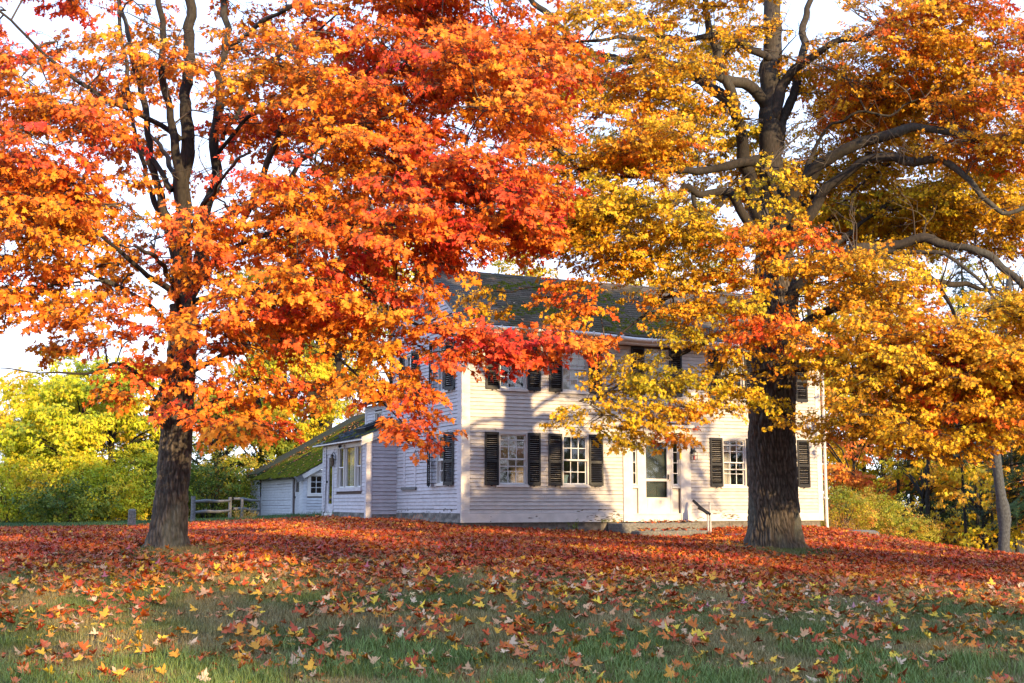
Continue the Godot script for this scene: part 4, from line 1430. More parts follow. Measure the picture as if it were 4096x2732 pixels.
	clapboards(r, W, func(_y): return [-10.75, -5.45], 2.4, 3.6, 0.105, [[-9.9, -9.2, 3.0, 3.5]], [M.old_paint0, M.old_paint1])
	piece("corner_board", r, W, Vector3(-10.92, 2.2, 0.0), Vector3(-10.76, 3.62, 0.03), M.old_paint0)
	piece("frieze", r, W, Vector3(-10.92, 3.6, 0.0), Vector3(-5.45, 3.74, 0.03), M.old_paint0)
	window(r, W, -9.85, -9.25, 3.02, 3.45, 2, 1, {"double": false, "head": false, "sill": false})
	var wr := Mb.new()
	wr.hexa([Vector3(0.78, 3.72, -11.1), Vector3(3.2, 5.1, -11.1), Vector3(3.2, 5.1, -5.4), Vector3(0.78, 3.72, -5.4), Vector3(0.78, 3.79, -11.1), Vector3(3.2, 5.17, -11.1), Vector3(3.2, 5.17, -5.4), Vector3(0.78, 3.79, -5.4)])
	obj("roof_deck", wr.mesh(M.weathered_wood), r)
	shingles(r, Vector3(0.75, 3.785, -5.42), Vector3(0, 0, -1), Vector3(2.42, 1.38, 0).normalized(), 5.7, 2.75, 0.15, 0.3, func(_a, _s): return Color(0.08, 0.085, 0.09) * rnd(0.7, 1.3), func(_a, _s): return 0.0)

func _even(n: int, r: float) -> PackedFloat32Array:
	var a := PackedFloat32Array()
	a.resize(n)
	a.fill(r)
	return a

# ---------------------------------------------------------------- lean-to annex on the gable end
func annex() -> void:
	var b := Basis(Vector3.UP, deg_to_rad(HOUSE_TURN))
	var A := thing("side_annex", "low lean-to annex with narrow glass door and wide window beside the gable wall", "annex", house_at + b * Vector3(-0.92, 0, -4.88), deg_to_rad(HOUSE_TURN))
	var I := Transform3D()
	var S := frame_of(Vector3.ZERO, Vector3(-1, 0, 0))
	var paints := [M.old_paint0, M.old_paint1, M.old_paint2]
	var dh := [-3.98, -3.28, 0.2, 2.07]
	var wh := [-2.84, -0.46, 0.90, 2.24]
	wall_core(A, S, -4.4, -0.02, 0.0, 2.34, [dh, wh], 0.12, M.core)
	piece("wall", A, I, Vector3(0.02, 0.0, -0.12), Vector3(0.90, 2.36, -0.005), M.core)
	piece("wall", A, I, Vector3(0.12, 0.0, -4.4), Vector3(2.6, 2.34, -4.3), M.core)
	piece("floor", A, I, Vector3(0.12, 0.0, -4.3), Vector3(1.9, 0.1, -0.12), M.inside)
	piece("inner_wall", A, I, Vector3(1.85, 0.1, -4.3), Vector3(1.92, 3.1, -0.52), M.inside)
	clapboards(A, I, func(y): return [maxf(0.15, (y - 2.44) / 0.40), 0.905], 0.18, 2.78, 0.108, [], paints)
	clapboards(A, S, func(_y): return [-4.36, -0.02], 0.22, 2.16, 0.108, [[-4.06, -3.20, -1, 3], [-2.90, -0.40, 0.83, 3]], paints)
	piece("corner_board", A, I, Vector3(-0.03, 0.0, 0.0), Vector3(0.15, 2.38, 0.03), M.old_paint0)
	piece("corner_board", A, S, Vector3(-0.12, 0.0, 0.0), Vector3(-0.001, 2.30, 0.028), M.old_paint0)
	piece("corner_board", A, S, Vector3(-4.42, 0.0, 0.0), Vector3(-4.28, 2.30, 0.03), M.old_paint0)
	piece("frieze", A, S, Vector3(-4.27, 2.16, 0.0), Vector3(-0.121, 2.34, 0.028), M.trim)
	piece("skirt_board", A, I, Vector3(0.151, 0.0, 0.0), Vector3(0.91, 0.178, 0.024), M.stained)
	piece("skirt_board", A, S, Vector3(-3.19, 0.0, 0.0), Vector3(-0.121, 0.218, 0.024), M.stained)
	for q in [[-4.08, -4.0], [-3.27, -3.19]]: piece("door_casing", A, S, Vector3(q[0], 0.0, -0.02), Vector3(q[1], 2.16, 0.034), M.old_paint0)
	piece("door_casing", A, S, Vector3(-3.999, 2.02, -0.02), Vector3(-3.271, 2.158, 0.032), M.old_paint0)
	piece("doorstep", A, S, Vector3(-4.05, 0.12, -0.06), Vector3(-3.22, 0.20, 0.06), M.trim)
	var d := node("glass_door", A, S)
	for q in [[-3.995, -3.84, 0.21, 2.02], [-3.43, -3.275, 0.21, 2.02], [-3.839, -3.431, 0.21, 0.48], [-3.839, -3.431, 1.92, 2.02]]:
		piece("door_frame", d, I, Vector3(q[0], q[2], -0.04), Vector3(q[1], q[3], 0.0), M.old_paint0)
	piece("pane", d, I, Vector3(-3.837, 0.482, -0.022), Vector3(-3.433, 1.918, -0.018), M.glass)
	piece("handle", d, I, Vector3(-3.95, 1.13, 0.0), Vector3(-3.9, 1.2, 0.05), M.iron)
	# three-part window
	var t = M.old_paint0
	window(A, S, -2.79, -2.19, 0.97, 2.18, 1, 1, {"sill": false, "head": false, "trim": t})
	window(A, S, -2.09, -1.09, 0.97, 2.18, 1, 1, {"double": false, "sill": false, "head": false, "trim": t, "curtain": [[0.02, 0.35]]})
	window(A, S, -0.99, -0.51, 0.97, 2.18, 1, 1, {"sill": false, "head": false, "trim": t})
	piece("sill", A, S, Vector3(-2.95, 0.85, -0.02), Vector3(-0.36, 0.945, 0.075), M.old_paint0)
	# roof
	var es := Vector3(1, 0.40, 0).normalized()
	var p0 := Vector3(-0.17, 2.37, 0.10)
	var dk := Mb.new()
	dk.hexa([Vector3(-0.17, 2.31, -4.75), Vector3(1.95, 3.16, -4.75), Vector3(1.95, 3.16, -0.53), Vector3(-0.17, 2.31, -0.53), Vector3(-0.17, 2.37, -4.75), Vector3(1.95, 3.22, -4.75), Vector3(1.95, 3.22, -0.53), Vector3(-0.17, 2.37, -0.53)])
	dk.hexa([Vector3(-0.17, 2.31, -0.529), Vector3(0.90, 2.738, -0.529), Vector3(0.90, 2.738, 0.10), Vector3(-0.17, 2.31, 0.10), Vector3(-0.17, 2.37, -0.529), Vector3(0.90, 2.798, -0.529), Vector3(0.90, 2.798, 0.10), Vector3(-0.17, 2.37, 0.10)])
	obj("roof_deck", dk.mesh(M.weathered_wood), A)
	var tone := func(_a, _s): return Color(0.07, 0.078, 0.088) * rnd(0.6, 1.5)
	var sag := func(a, s): return -0.05 * smoothstep(0.3, 4.8, a) * (1.0 - s / 2.3) + rnd(0, 0.012)
	shingles(A, p0 + Vector3(-0.03, 0.005, 0.02), Vector3(0, 0, -1), es, 0.63, 1.14, 0.12, 0.25, tone, sag)
	shingles(A, p0 + Vector3(-0.03, 0.005, -0.62), Vector3(0, 0, -1), es, 4.25, 2.28, 0.12, 0.25, tone, func(a, s): return sag.call(a + 0.64, s))
	rng.seed = 71
	var pts := []
	for i in 900:
		var a := rnd(0.15, 4.5)
		var s := rnd(0.02, 1.5)
		if noise.get_noise_2d(a * 30.0 + 9.0, s * 40.0) + 0.35 * exp(-pow((a - 0.6) / 0.6, 2.0)) > 0.18 + rnd(-0.05, 0.12): pts.append([a, s, rnd(0.03, 0.075)])
	moss(A, p0, Vector3(0, 0, -1), es, pts)
	piece("drip_edge", A, I, Vector3(-0.24, 2.29, -4.9), Vector3(-0.17, 2.325, 0.10), M.trim)
	var rb := Mb.new()
	for k in [[0.06, 0.105, -0.16, -0.005], [0.04, 0.085, -0.24, -0.162]]:
		var e := Vector3(-0.2, 2.39, 0)
		var f := Vector3(0.915, 2.836, 0)
		rb.hexa([e + Vector3(0, k[2], k[0]), f + Vector3(0, k[2], k[0]), f + Vector3(0, k[2], k[1]), e + Vector3(0, k[2], k[1]), e + Vector3(0, k[3], k[0]), f + Vector3(0, k[3], k[0]), f + Vector3(0, k[3], k[1]), e + Vector3(0, k[3], k[1])])
	obj("rake_board", rb.mesh(M.trim), A)
	# skylight
	var sk := node("skylight", A, Transform3D(Basis(Vector3(0, 0, -1), es, Vector3(0, 0, -1).cross(es)), p0 + Vector3(0, 0, -1.25) + es * 0.55))
	for q in [[0, 0.09, 0, 1.0], [0.81, 0.9, 0, 1.0], [0.09, 0.81, 0, 0.09], [0.09, 0.81, 0.91, 1.0]]:
		piece("frame", sk, I, Vector3(q[0], q[2], -0.16), Vector3(q[1], q[3], 0.0), M.iron)
		piece("frame", sk, I, Vector3(q[0], q[2], 0.0), Vector3(q[1], q[3], 0.16), M.iron)
	piece("pane", sk, I, Vector3(0.09, 0.09, -0.13), Vector3(0.81, 0.91, -0.12), M.glass)
	# lamp beside the door, cable down the door casing
	var lp := Mb.new()
	lp.tube(PackedVector3Array([Vector3(-3.10, 1.62, 0.11), Vector3(-3.10, 1.66, 0.11), Vector3(-3.10, 1.84, 0.11), Vector3(-3.10, 1.93, 0.11)]), PackedFloat32Array([0.03, 0.06, 0.075, 0.02]), 10)
	var l := node("wall_lamp", A, S)
	obj("jar", lp.mesh(M.bare_wood), l)
	var cp := Mb.new()
	cp.tube(PackedVector3Array([Vector3(-3.10, 1.93, 0.11), Vector3(-3.10, 1.99, 0.11)]), PackedFloat32Array([0.075, 0.03]), 10)
	cp.tube(spline([Vector3(-3.10, 1.99, 0.11), Vector3(-3.06, 2.06, 0.09), Vector3(-2.98, 1.98, 0.05), Vector3(-2.97, 1.8, 0.035)], 0.03), _even(spline([Vector3(-3.10, 1.99, 0.11), Vector3(-3.06, 2.06, 0.09), Vector3(-2.98, 1.98, 0.05), Vector3(-2.97, 1.8, 0.035)], 0.03).size(), 0.01), 5)
	obj("bracket", cp.mesh(M.iron), l)
	var cb := Mb.new()
	var cpth := spline([Vector3(-3.9, 2.3, 0.05), Vector3(-3.97, 2.0, 0.045), Vector3(-3.98, 1.4, 0.045), Vector3(-3.93, 1.15, 0.05), Vector3(-4.0, 0.9, 0.045), Vector3(-4.03, 0.2, 0.045)], 0.1)
	cb.tube(cpth, _even(cpth.size(), 0.008), 4)
	obj("cable", cb.mesh(M.iron), A, S)
	var fl := Mb.new()
	fl.tube(PackedVector3Array([Vector3(-2.2, 2.24, 0.10), Vector3(-2.12, 2.22, 0.14), Vector3(-2.05, 2.20, 0.18)]), PackedFloat32Array([0.03, 0.05, 0.07]), 10)
	obj("flood_lamp", fl.mesh(M.trim), A, S)

# ---------------------------------------------------------------- mossy shed behind
func shed() -> void:
	var p := at(1211.7, 2059.7, 47.0)
	var A := thing("mossy_shed", "low white shed with a thick green moss roof behind the annex", "shed", p, deg_to_rad(HOUSE_TURN))
	var I := Transform3D()
	var S := frame_of(Vector3.ZERO, Vector3(-1, 0, 0))
	var paints := [M.shed_paint0, M.shed_paint1, M.shed_paint2]
	var top := func(x: float) -> float: return 1.58 + 0.56 * x
	wall_core(A, S, -6.45, -0.02, -0.22, 1.55, [[-1.46, -0.50, -0.1, 1.5]], 0.1, M.core)
	wall_core(A, I, 0.02, 4.6, -0.22, 1.58, [[0.24, 0.94, 0.76, 1.48]], 0.1, M.core)
	piece("wall", A, I, Vector3(0.9, 1.58, -0.1), Vector3(4.6, 2.0, -0.01), M.core)
	piece("wall", A, I, Vector3(0.02, -0.22, -6.45), Vector3(4.6, 1.55, -6.35), M.core)
	piece("floor", A, I, Vector3(0.1, -0.3, -6.35), Vector3(4.6, -0.2, -0.1), M.inside)
	clapboards(A, I, func(y): return [maxf(0.12, (y - 1.55) / 0.56), 3.0], -0.1, 2.6, 0.105, [[0.14, 1.04, 0.68, 1.56]], paints, 0.4)
	clapboards(A, S, func(_y): return [-6.36, -0.12], -0.18, 1.5, 0.105, [[-1.62, -0.44, -1, 3]], paints, 0.4)
	piece("corner_board", A, I, Vector3(-0.03, -0.15, 0.0), Vector3(0.12, 1.62, 0.03), M.shed_paint0)
	piece("corner_board", A, S, Vector3(-0.12, -0.15, 0.0), Vector3(0.0, 1.56, 0.028), M.shed_paint0)
	piece("corner_board", A, S, Vector3(-6.48, -0.2, 0.0), Vector3(-6.36, 1.54, 0.03), M.shed_paint0)
	piece("door_casing", A, S, Vector3(-1.62, -0.15, -0.12), Vector3(-1.47, 1.5, 0.04), M.shed_paint0)
	piece("door_casing", A, S, Vector3(-0.49, -0.15, -0.12), Vector3(-0.121, 1.5, 0.035), M.shed_paint0)
	piece("frieze", A, S, Vector3(-6.36, 1.5, 0.0), Vector3(0.0, 1.57, 0.045), M.trim)
	var d := node("plank_door", A, S)
	for i in 5:
		piece("plank", d, I, Vector3(-1.46 + i * 0.192, -0.1, -0.10), Vector3(-1.46 + i * 0.192 + 0.186, 0.86, -0.07), M.shed_paint2)
	for q in [[-1.46, -1.38], [-0.58, -0.5]]: piece("stile", d, I, Vector3(q[0], 0.861, -0.10), Vector3(q[1], 1.49, -0.06), M.shed_paint2)
	piece("pane", d, I, Vector3(-1.378, 0.862, -0.085), Vector3(-0.582, 1.488, -0.082), M.glass)
	piece("latch", d, I, Vector3(-1.42, 0.62, -0.069), Vector3(-1.34, 0.70, -0.03), M.iron)
	window(A, I, 0.26, 0.93, 0.78, 1.46, 3, 3, {"double": false, "head": false, "sill": false, "storm": false, "trim": M.trim})
	for q in [[0.14, 0.212, 0.69, 1.58], [0.977, 1.05, 0.69, 1.58], [0.2125, 0.9765, 1.506, 1.58], [0.2125, 0.9765, 0.69, 0.758]]:
		piece("window_casing", A, I, Vector3(q[0], q[2], -0.01), Vector3(q[1], q[3], 0.036), M.trim)
	# roof: one mossy slope rising from the low eave, back slope behind it
	var es := Vector3(1, 0.56, 0).normalized()
	var p0 := Vector3(-0.26, 1.44, 0.16)
	var dk := Mb.new()
	dk.hexa([Vector3(-0.26, 1.38, -6.75), Vector3(4.7, 4.155, -6.75), Vector3(4.7, 4.155, 0.16), Vector3(-0.26, 1.38, 0.16), Vector3(-0.26, 1.44, -6.75), Vector3(4.7, 4.22, -6.75), Vector3(4.7, 4.22, 0.16), Vector3(-0.26, 1.44, 0.16)])
	dk.hexa([Vector3(4.702, 4.155, -6.75), Vector3(8.6, 2.0, -6.75), Vector3(8.6, 2.0, 0.16), Vector3(4.702, 4.155, 0.16), Vector3(4.702, 4.22, -6.75), Vector3(8.6, 2.06, -6.75), Vector3(8.6, 2.06, 0.16), Vector3(4.702, 4.22, 0.16)])
	obj("roof_deck", dk.mesh(M.weathered_wood), A)
	shingles(A, p0 + Vector3(-0.03, 0.005, 0.02), Vector3(0, 0, -1), es, 6.95, 5.7, 0.15, 0.3, func(_a, _s): return Color(0.055, 0.06, 0.03) * rnd(0.7, 1.4), func(_a, _s): return 0.0)
	var rb := Mb.new()
	var e := Vector3(-0.24, 1.43, 0.0)
	var f := Vector3(3.2, 1.43 + 3.44 * 0.56, 0.0)
	for k in [[0.13, 0.178, -0.20, -0.01]]:
		rb.hexa([e + Vector3(0, k[2], k[0]), f + Vector3(0, k[2], k[0]), f + Vector3(0, k[2], k[1]), e + Vector3(0, k[2], k[1]), e + Vector3(0, k[3], k[0]), f + Vector3(0, k[3], k[0]), f + Vector3(0, k[3], k[1]), e + Vector3(0, k[3], k[1])])
	obj("rake_board", rb.mesh(M.trim), A)
	piece("cornice_return", A, Transform3D(Basis(Vector3.BACK, 0.5), Vector3(-0.2, 1.36, 0.15)), Vector3(-0.13, -0.12, -0.14), Vector3(0.13, 0.12, 0.045), M.weathered_wood)
	# taller back bay
	piece("back_bay", A, I, Vector3(0.15, -0.2, -8.6), Vector3(3.0, 1.78, -6.76), M.core)
	clapboards(A, S, func(_y): return [-8.55, -6.78], 0.0, 1.75, 0.105, [], paints, 0.4, "clapboard")
	var bb := Mb.new()
	bb.hexa([Vector3(-0.15, 1.50, -8.9), Vector3(4.7, 4.22, -8.9), Vector3(4.7, 4.22, -6.76), Vector3(-0.15, 1.50, -6.76), Vector3(-0.15, 1.67, -8.9), Vector3(4.7, 4.39, -8.9), Vector3(4.7, 4.39, -6.76), Vector3(-0.15, 1.67, -6.76)])
	obj("back_bay_roof", bb.mesh(M.old_roof), A)
	rng.seed = 81
	var pts := []
	for i in 5200:
		var a := rnd(0.0, 6.9)
		var s := 5.4 * pow(rng.randf(), 1.5)
		if noise.get_noise_2d(a * 25.0 + 90.0, s * 25.0) > -0.28 + 0.06 * s + rnd(-0.1, 0.1): pts.append([a, s, rnd(0.05, 0.14)])
	moss(A, p0, Vector3(0, 0, -1), es, pts)
	roof_leaves(A, p0, Vector3(0, 0, -1), es, 420, 6.9, 5.0)
	roof_leaves(A, p0 + Vector3(0, 0.08, -6.6), Vector3(0, 0, -1), es, 260, 2.1, 5.0)

# ---------------------------------------------------------------- things in the yard
func yard_things() -> void:
	var b := Basis(Vector3.UP, deg_to_rad(HOUSE_TURN))
	rng.seed = 91
	for q in [["upper granite doorstep block below the white storm door", 4.22, 6.62, 0.04, 0.78, -0.75, -0.035], ["lower lichen-spotted granite step half buried in red leaves", 4.50, 6.64, 0.79, 1.20, -0.9, -0.23]]:
		var o := thing("granite_step", q[0], "step", house_at + b * Vector3(q[1], 0, 0), deg_to_rad(HOUSE_TURN), "granite steps at the front door")
		var st := Mb.new()
		var w: float = q[2] - q[1]
		var e := 0.02
		st.hexa([Vector3(0, q[5], q[3]), Vector3(w, q[5], q[3]), Vector3(w, q[5], q[4]), Vector3(0, q[5], q[4]), Vector3(0, q[6] - e, q[3]), Vector3(w, q[6] - e, q[3]), Vector3(w, q[6] - e, q[4]), Vector3(0, q[6] - e, q[4])])
		st.hexa([Vector3(0, q[6] - e, q[3]), Vector3(w, q[6] - e, q[3]), Vector3(w, q[6] - e, q[4]), Vector3(0, q[6] - e, q[4]), Vector3(e, q[6], q[3]), Vector3(w - e, q[6], q[3]), Vector3(w - e, q[6], q[4] - e), Vector3(e, q[6], q[4] - e)])
		obj("block", st.mesh(M.granite), o)
		var lb := PackedFloat32Array()
		for i in 46:
			var bb := Basis(Vector3.UP, rnd(0, TAU)) * Basis(Vector3.RIGHT, rnd(-0.4, 0.4))
			put(lb, bb, Vector3(rnd(0.1, w - 0.1), q[6] + 0.05, q[3] + (q[4] - q[3]) * rnd(0.05, 0.95 if q[3] < 0.5 else 0.8)), pick(PAL_LITTER, rnd(0.2, 0.75)))
		var lv := many("leaves_on_step", ground_leaf[0], lb)
		lv.transform = o.transform
		tag(lv, "red leaves blown onto the %s step" % ["upper", "lower"][0 if q[3] < 0.5 else 1], "leaves", "", "stuff")
		if q[3] > 0.5:
			var li := Mb.new()
			for i in 16:
				var c := Vector3(rnd(0.3, w - 0.2), rnd(-0.36, -0.27), q[4] + 0.002)
				var r := rnd(0.012, 0.03)
				for s in 8:
					li.tri(c, c + Vector3(cos(TAU * (s + 1) / 8.0) * r, sin(TAU * (s + 1) / 8.0) * r, 0), c + Vector3(cos(TAU * s / 8.0) * r, sin(TAU * s / 8.0) * r, 0))
			obj("lichen", li.mesh(M.stained), o).set_meta("kind", "stuff")
	# broken stair rail
	var rl := thing("stair_rail", "old iron stair rail with white posts beside the granite steps", "railing", house_at + b * Vector3(6.74, 0, 0), deg_to_rad(HOUSE_TURN))
	for q in [[Vector3(0.0, -0.5, 1.02), Vector3(0.0, 0.22, 1.0), 0.026], [Vector3(0.10, -0.5, 0.98), Vector3(0.10, 0.52, 0.96), 0.03]]:
		var pb := Mb.new()
		pb.tube(PackedVector3Array([q[0], q[1]]), PackedFloat32Array([q[2], q[2]]), 10)
		obj("post", pb.mesh(M.old_paint2), rl)
	for q in [[Vector3(0.05, 0.20, 1.03), Vector3(0.0, 0.34, 0.75), Vector3(0.0, 0.56, 0.32), 0.04], [Vector3(-0.02, 0.20, 1.03), Vector3(-0.05, 0.30, 0.85), Vector3(-0.06, 0.36, 0.65), 0.03]]:
		var pb := Mb.new()
		var sp := spline([q[0], q[1], q[2]], 0.08)
		pb.tube(sp, _even(sp.size(), q[3]), 10)
		obj("rail", pb.mesh(M.iron), rl)
	# granite marker post on the left
	var g := on_ground(at(526, 2118, 36.0))
	var sp := thing("stone_post", "short square grey granite post standing on the lawn left of the left maple", "post", g, 0.35)
	var sb := Mb.new()
	sb.hexa([Vector3(-0.11, -0.2, -0.11), Vector3(0.11, -0.2, -0.11), Vector3(0.11, -0.2, 0.11), Vector3(-0.11, -0.2, 0.11), Vector3(-0.10, 0.50, -0.10), Vector3(0.10, 0.50, -0.10), Vector3(0.10, 0.50, 0.10), Vector3(-0.10, 0.50, 0.10)])
	sb.hexa([Vector3(-0.10, 0.50, -0.10), Vector3(0.10, 0.50, -0.10), Vector3(0.10, 0.50, 0.10), Vector3(-0.10, 0.50, 0.10), Vector3(-0.07, 0.535, -0.07), Vector3(0.07, 0.54, -0.07), Vector3(0.07, 0.53, 0.07), Vector3(-0.07, 0.54, 0.07)])
	obj("shaft", sb.mesh(M.granite), sp)
	# split rail fence
	var f0 := on_ground(at(770, 2100, 40.0))
	var f1 := on_ground(at(918, 2090, 43.5))
	var f2 := on_ground(at(1036, 2090, 47.0))
	var fe := thing("rail_fence", "weathered grey split-rail fence between the left maple and the shed", "fence", f0)
	for q in [[f0, 0.86, 0.075], [f1, 0.78, 0.06], [f1 + Vector3(0.35, 0, -0.3), 0.72, 0.055], [f2, 0.8, 0.06]]:
		var pb := Mb.new()
		var o: Vector3 = q[0] - f0
		pb.tube(PackedVector3Array([o + Vector3(0, -0.2, 0), o + Vector3(0.01, q[1] * 0.5, 0), o + Vector3(0, q[1], 0)]), PackedFloat32Array([q[2] * 1.1, q[2], q[2] * 0.95]), 7)
		obj("post", pb.mesh(M.weathered_wood), fe)
	for y in [0.34, 0.68]:
		for q in [[f0, f1], [f1 + Vector3(0.1, 0.04, 0), f2]]:
			var pb := Mb.new()
			var a: Vector3 = q[0] - f0 + Vector3(0, y, 0.03)
			var c: Vector3 = q[1] - f0 + Vector3(0, y - 0.02, 0.03)
			pb.tube(PackedVector3Array([a, a.lerp(c, 0.33) + Vector3(0, 0.02, 0), a.lerp(c, 0.66) + Vector3(0, -0.015, 0), c]), PackedFloat32Array([0.045, 0.06, 0.055, 0.04]), 6)
			obj("rail", pb.mesh(M.weathered_wood), fe)
	# flat ledge stone near the right corner of the house
	for q in [[3440, 2146, 35.5, 0.55, 0.12, "flat grey ledge stone in the grass right of the house corner"], [2960, 2135, 33.0, 0.4, 0.06, "flat mossy stone by the house wall left of the big maple trunk"]]:
		var rk := thing("ledge_stone", q[5], "stone", on_ground(at(q[0], q[1], q[2])), 0.3)
		var rb := Mb.new()
		var ring := []
		for k in 4:
			var rr := PackedVector3Array()
			for s in 11:
				var w := TAU * s / 11.0
				var sc: float = [1.05, 1.0, 0.85, 0.4][k] * (1.0 + 0.25 * noise2.get_noise_2d(cos(w) * 60.0 + q[0], sin(w) * 60.0 + k * 9.0))
				rr.append(Vector3(cos(w) * q[3] * sc, [-0.1, q[4] * 0.5, q[4] * 0.9, q[4]][k], sin(w) * q[3] * 0.6 * sc))
			ring.append(rr)
		for k in 3:
			for s in 11: rb.quad(ring[k][s], ring[k + 1][s], ring[k + 1][(s + 1) % 11], ring[k][(s + 1) % 11])
		for s in 11: rb.tri(Vector3(0, q[4], 0), ring[3][s], ring[3][(s + 1) % 11])
		obj("slab", rb.mesh(M.rock), rk)
	# weeds and dandelions
	weed("small green weed growing at the foot of the house wall left of the steps", on_ground(house_at + b * Vector3(3.1, 0, 0.12)), 0.32, Color(0.16, 0.20, 0.02), 10, 0.14)
	weed("dry brown weed stalks at the right corner of the house", on_ground(house_at + b * Vector3(11.9, 0, -0.2)), 0.45, Color(0.22, 0.13, 0.06), 70, 0.7)
	weed("pinkish dry grass along the skirt of the gable wall", on_ground(house_at + b * Vector3(-0.35, 0, -1.4)), 0.3, Color(0.30, 0.14, 0.07), 140, 1.5)
	weed("green grass tuft by the annex door", on_ground(house_at + b * Vector3(-1.35, 0, -7.6)), 0.28, Color(0.08, 0.13, 0.03), 120, 0.8)
	weed("dry pale grass clump beside the fence end", on_ground(at(985, 2090, 42.5)), 0.4, Color(0.33, 0.24, 0.06), 60, 0.35)
	for q in [[2383, 2276, 21.0, "yellow dandelion nearest the left of three in the grass below the steps"], [2432, 2293, 20.4, "yellow dandelion in the middle of three below the steps"], [2462, 2293, 20.4, "yellow dandelion rightmost of three below the steps"], [3302, 2258, 21.5, "single yellow dandelion right of the big maple trunk"]]:
		var o := thing("dandelion", q[3], "flower", on_ground(at(q[0], q[1], q[2])), 0.0, "dandelions in the lawn")
		var sb2 := Mb.new()
		sb2.tube(PackedVector3Array([Vector3.ZERO, Vector3(0.005, 0.07, 0)]), PackedFloat32Array([0.003, 0.003]), 4)
		obj("stalk", sb2.mesh(M.green_stain), o)
		var hb := Mb.new()
		for s in 16:
			var w := TAU * s / 16.0
			hb.tri(Vector3(0.005, 0.07, 0), Vector3(0.005 + cos(w) * 0.026, 0.082 + 0.006 * (s % 2), sin(w) * 0.026), Vector3(0.005 + cos(w + 0.4) * 0.02, 0.088, sin(w + 0.4) * 0.02))
		obj("head", hb.mesh(M.yellow), o)

func weed(label: String, g: Vector3, h: float, c: Color, n: int, wide: float) -> void:
	var o := thing("weed", label, "weed", g)
	var mb := Mb.new()
	for i in n:
		var p := Vector3(rnd(-1, 1) * wide, 0, rnd(-1, 1) * wide * 0.4)
		p = Vector3(p.x, gy(g.x + p.x, g.z + p.z) - g.y - 0.02, p.z)
		var k := rnd(0.7, 1.3)
		mb.col = Color(c.r * k, c.g * k * rnd(0.85, 1.1), c.b * k)
		var t := p + Vector3(rnd(-0.4, 0.4) * h, h * rnd(0.5, 1.1), rnd(-0.4, 0.4) * h)
		var m := p.lerp(t, 0.55) + Vector3(0, 0.1 * h, 0)
		var w := Vector3(0.006, 0, rnd(-0.006, 0.006))
		mb.tri(p - w, m, p + w); mb.tri(m - w * 0.8, t, m + w * 0.8)
		if h > 0.3 or n < 20:
			for j in 3:
				var q := p.lerp(t, rnd(0.4, 1.0))
				var e := q + Vector3(rnd(-0.05, 0.05), rnd(-0.01, 0.04), rnd(-0.05, 0.05))
				mb.tri(q, e + Vector3(0.012, 0.01, 0), e - Vector3(0.012, -0.01, 0))
	obj("stems", mb.mesh(M.blade), o).set_meta("kind", "stuff")

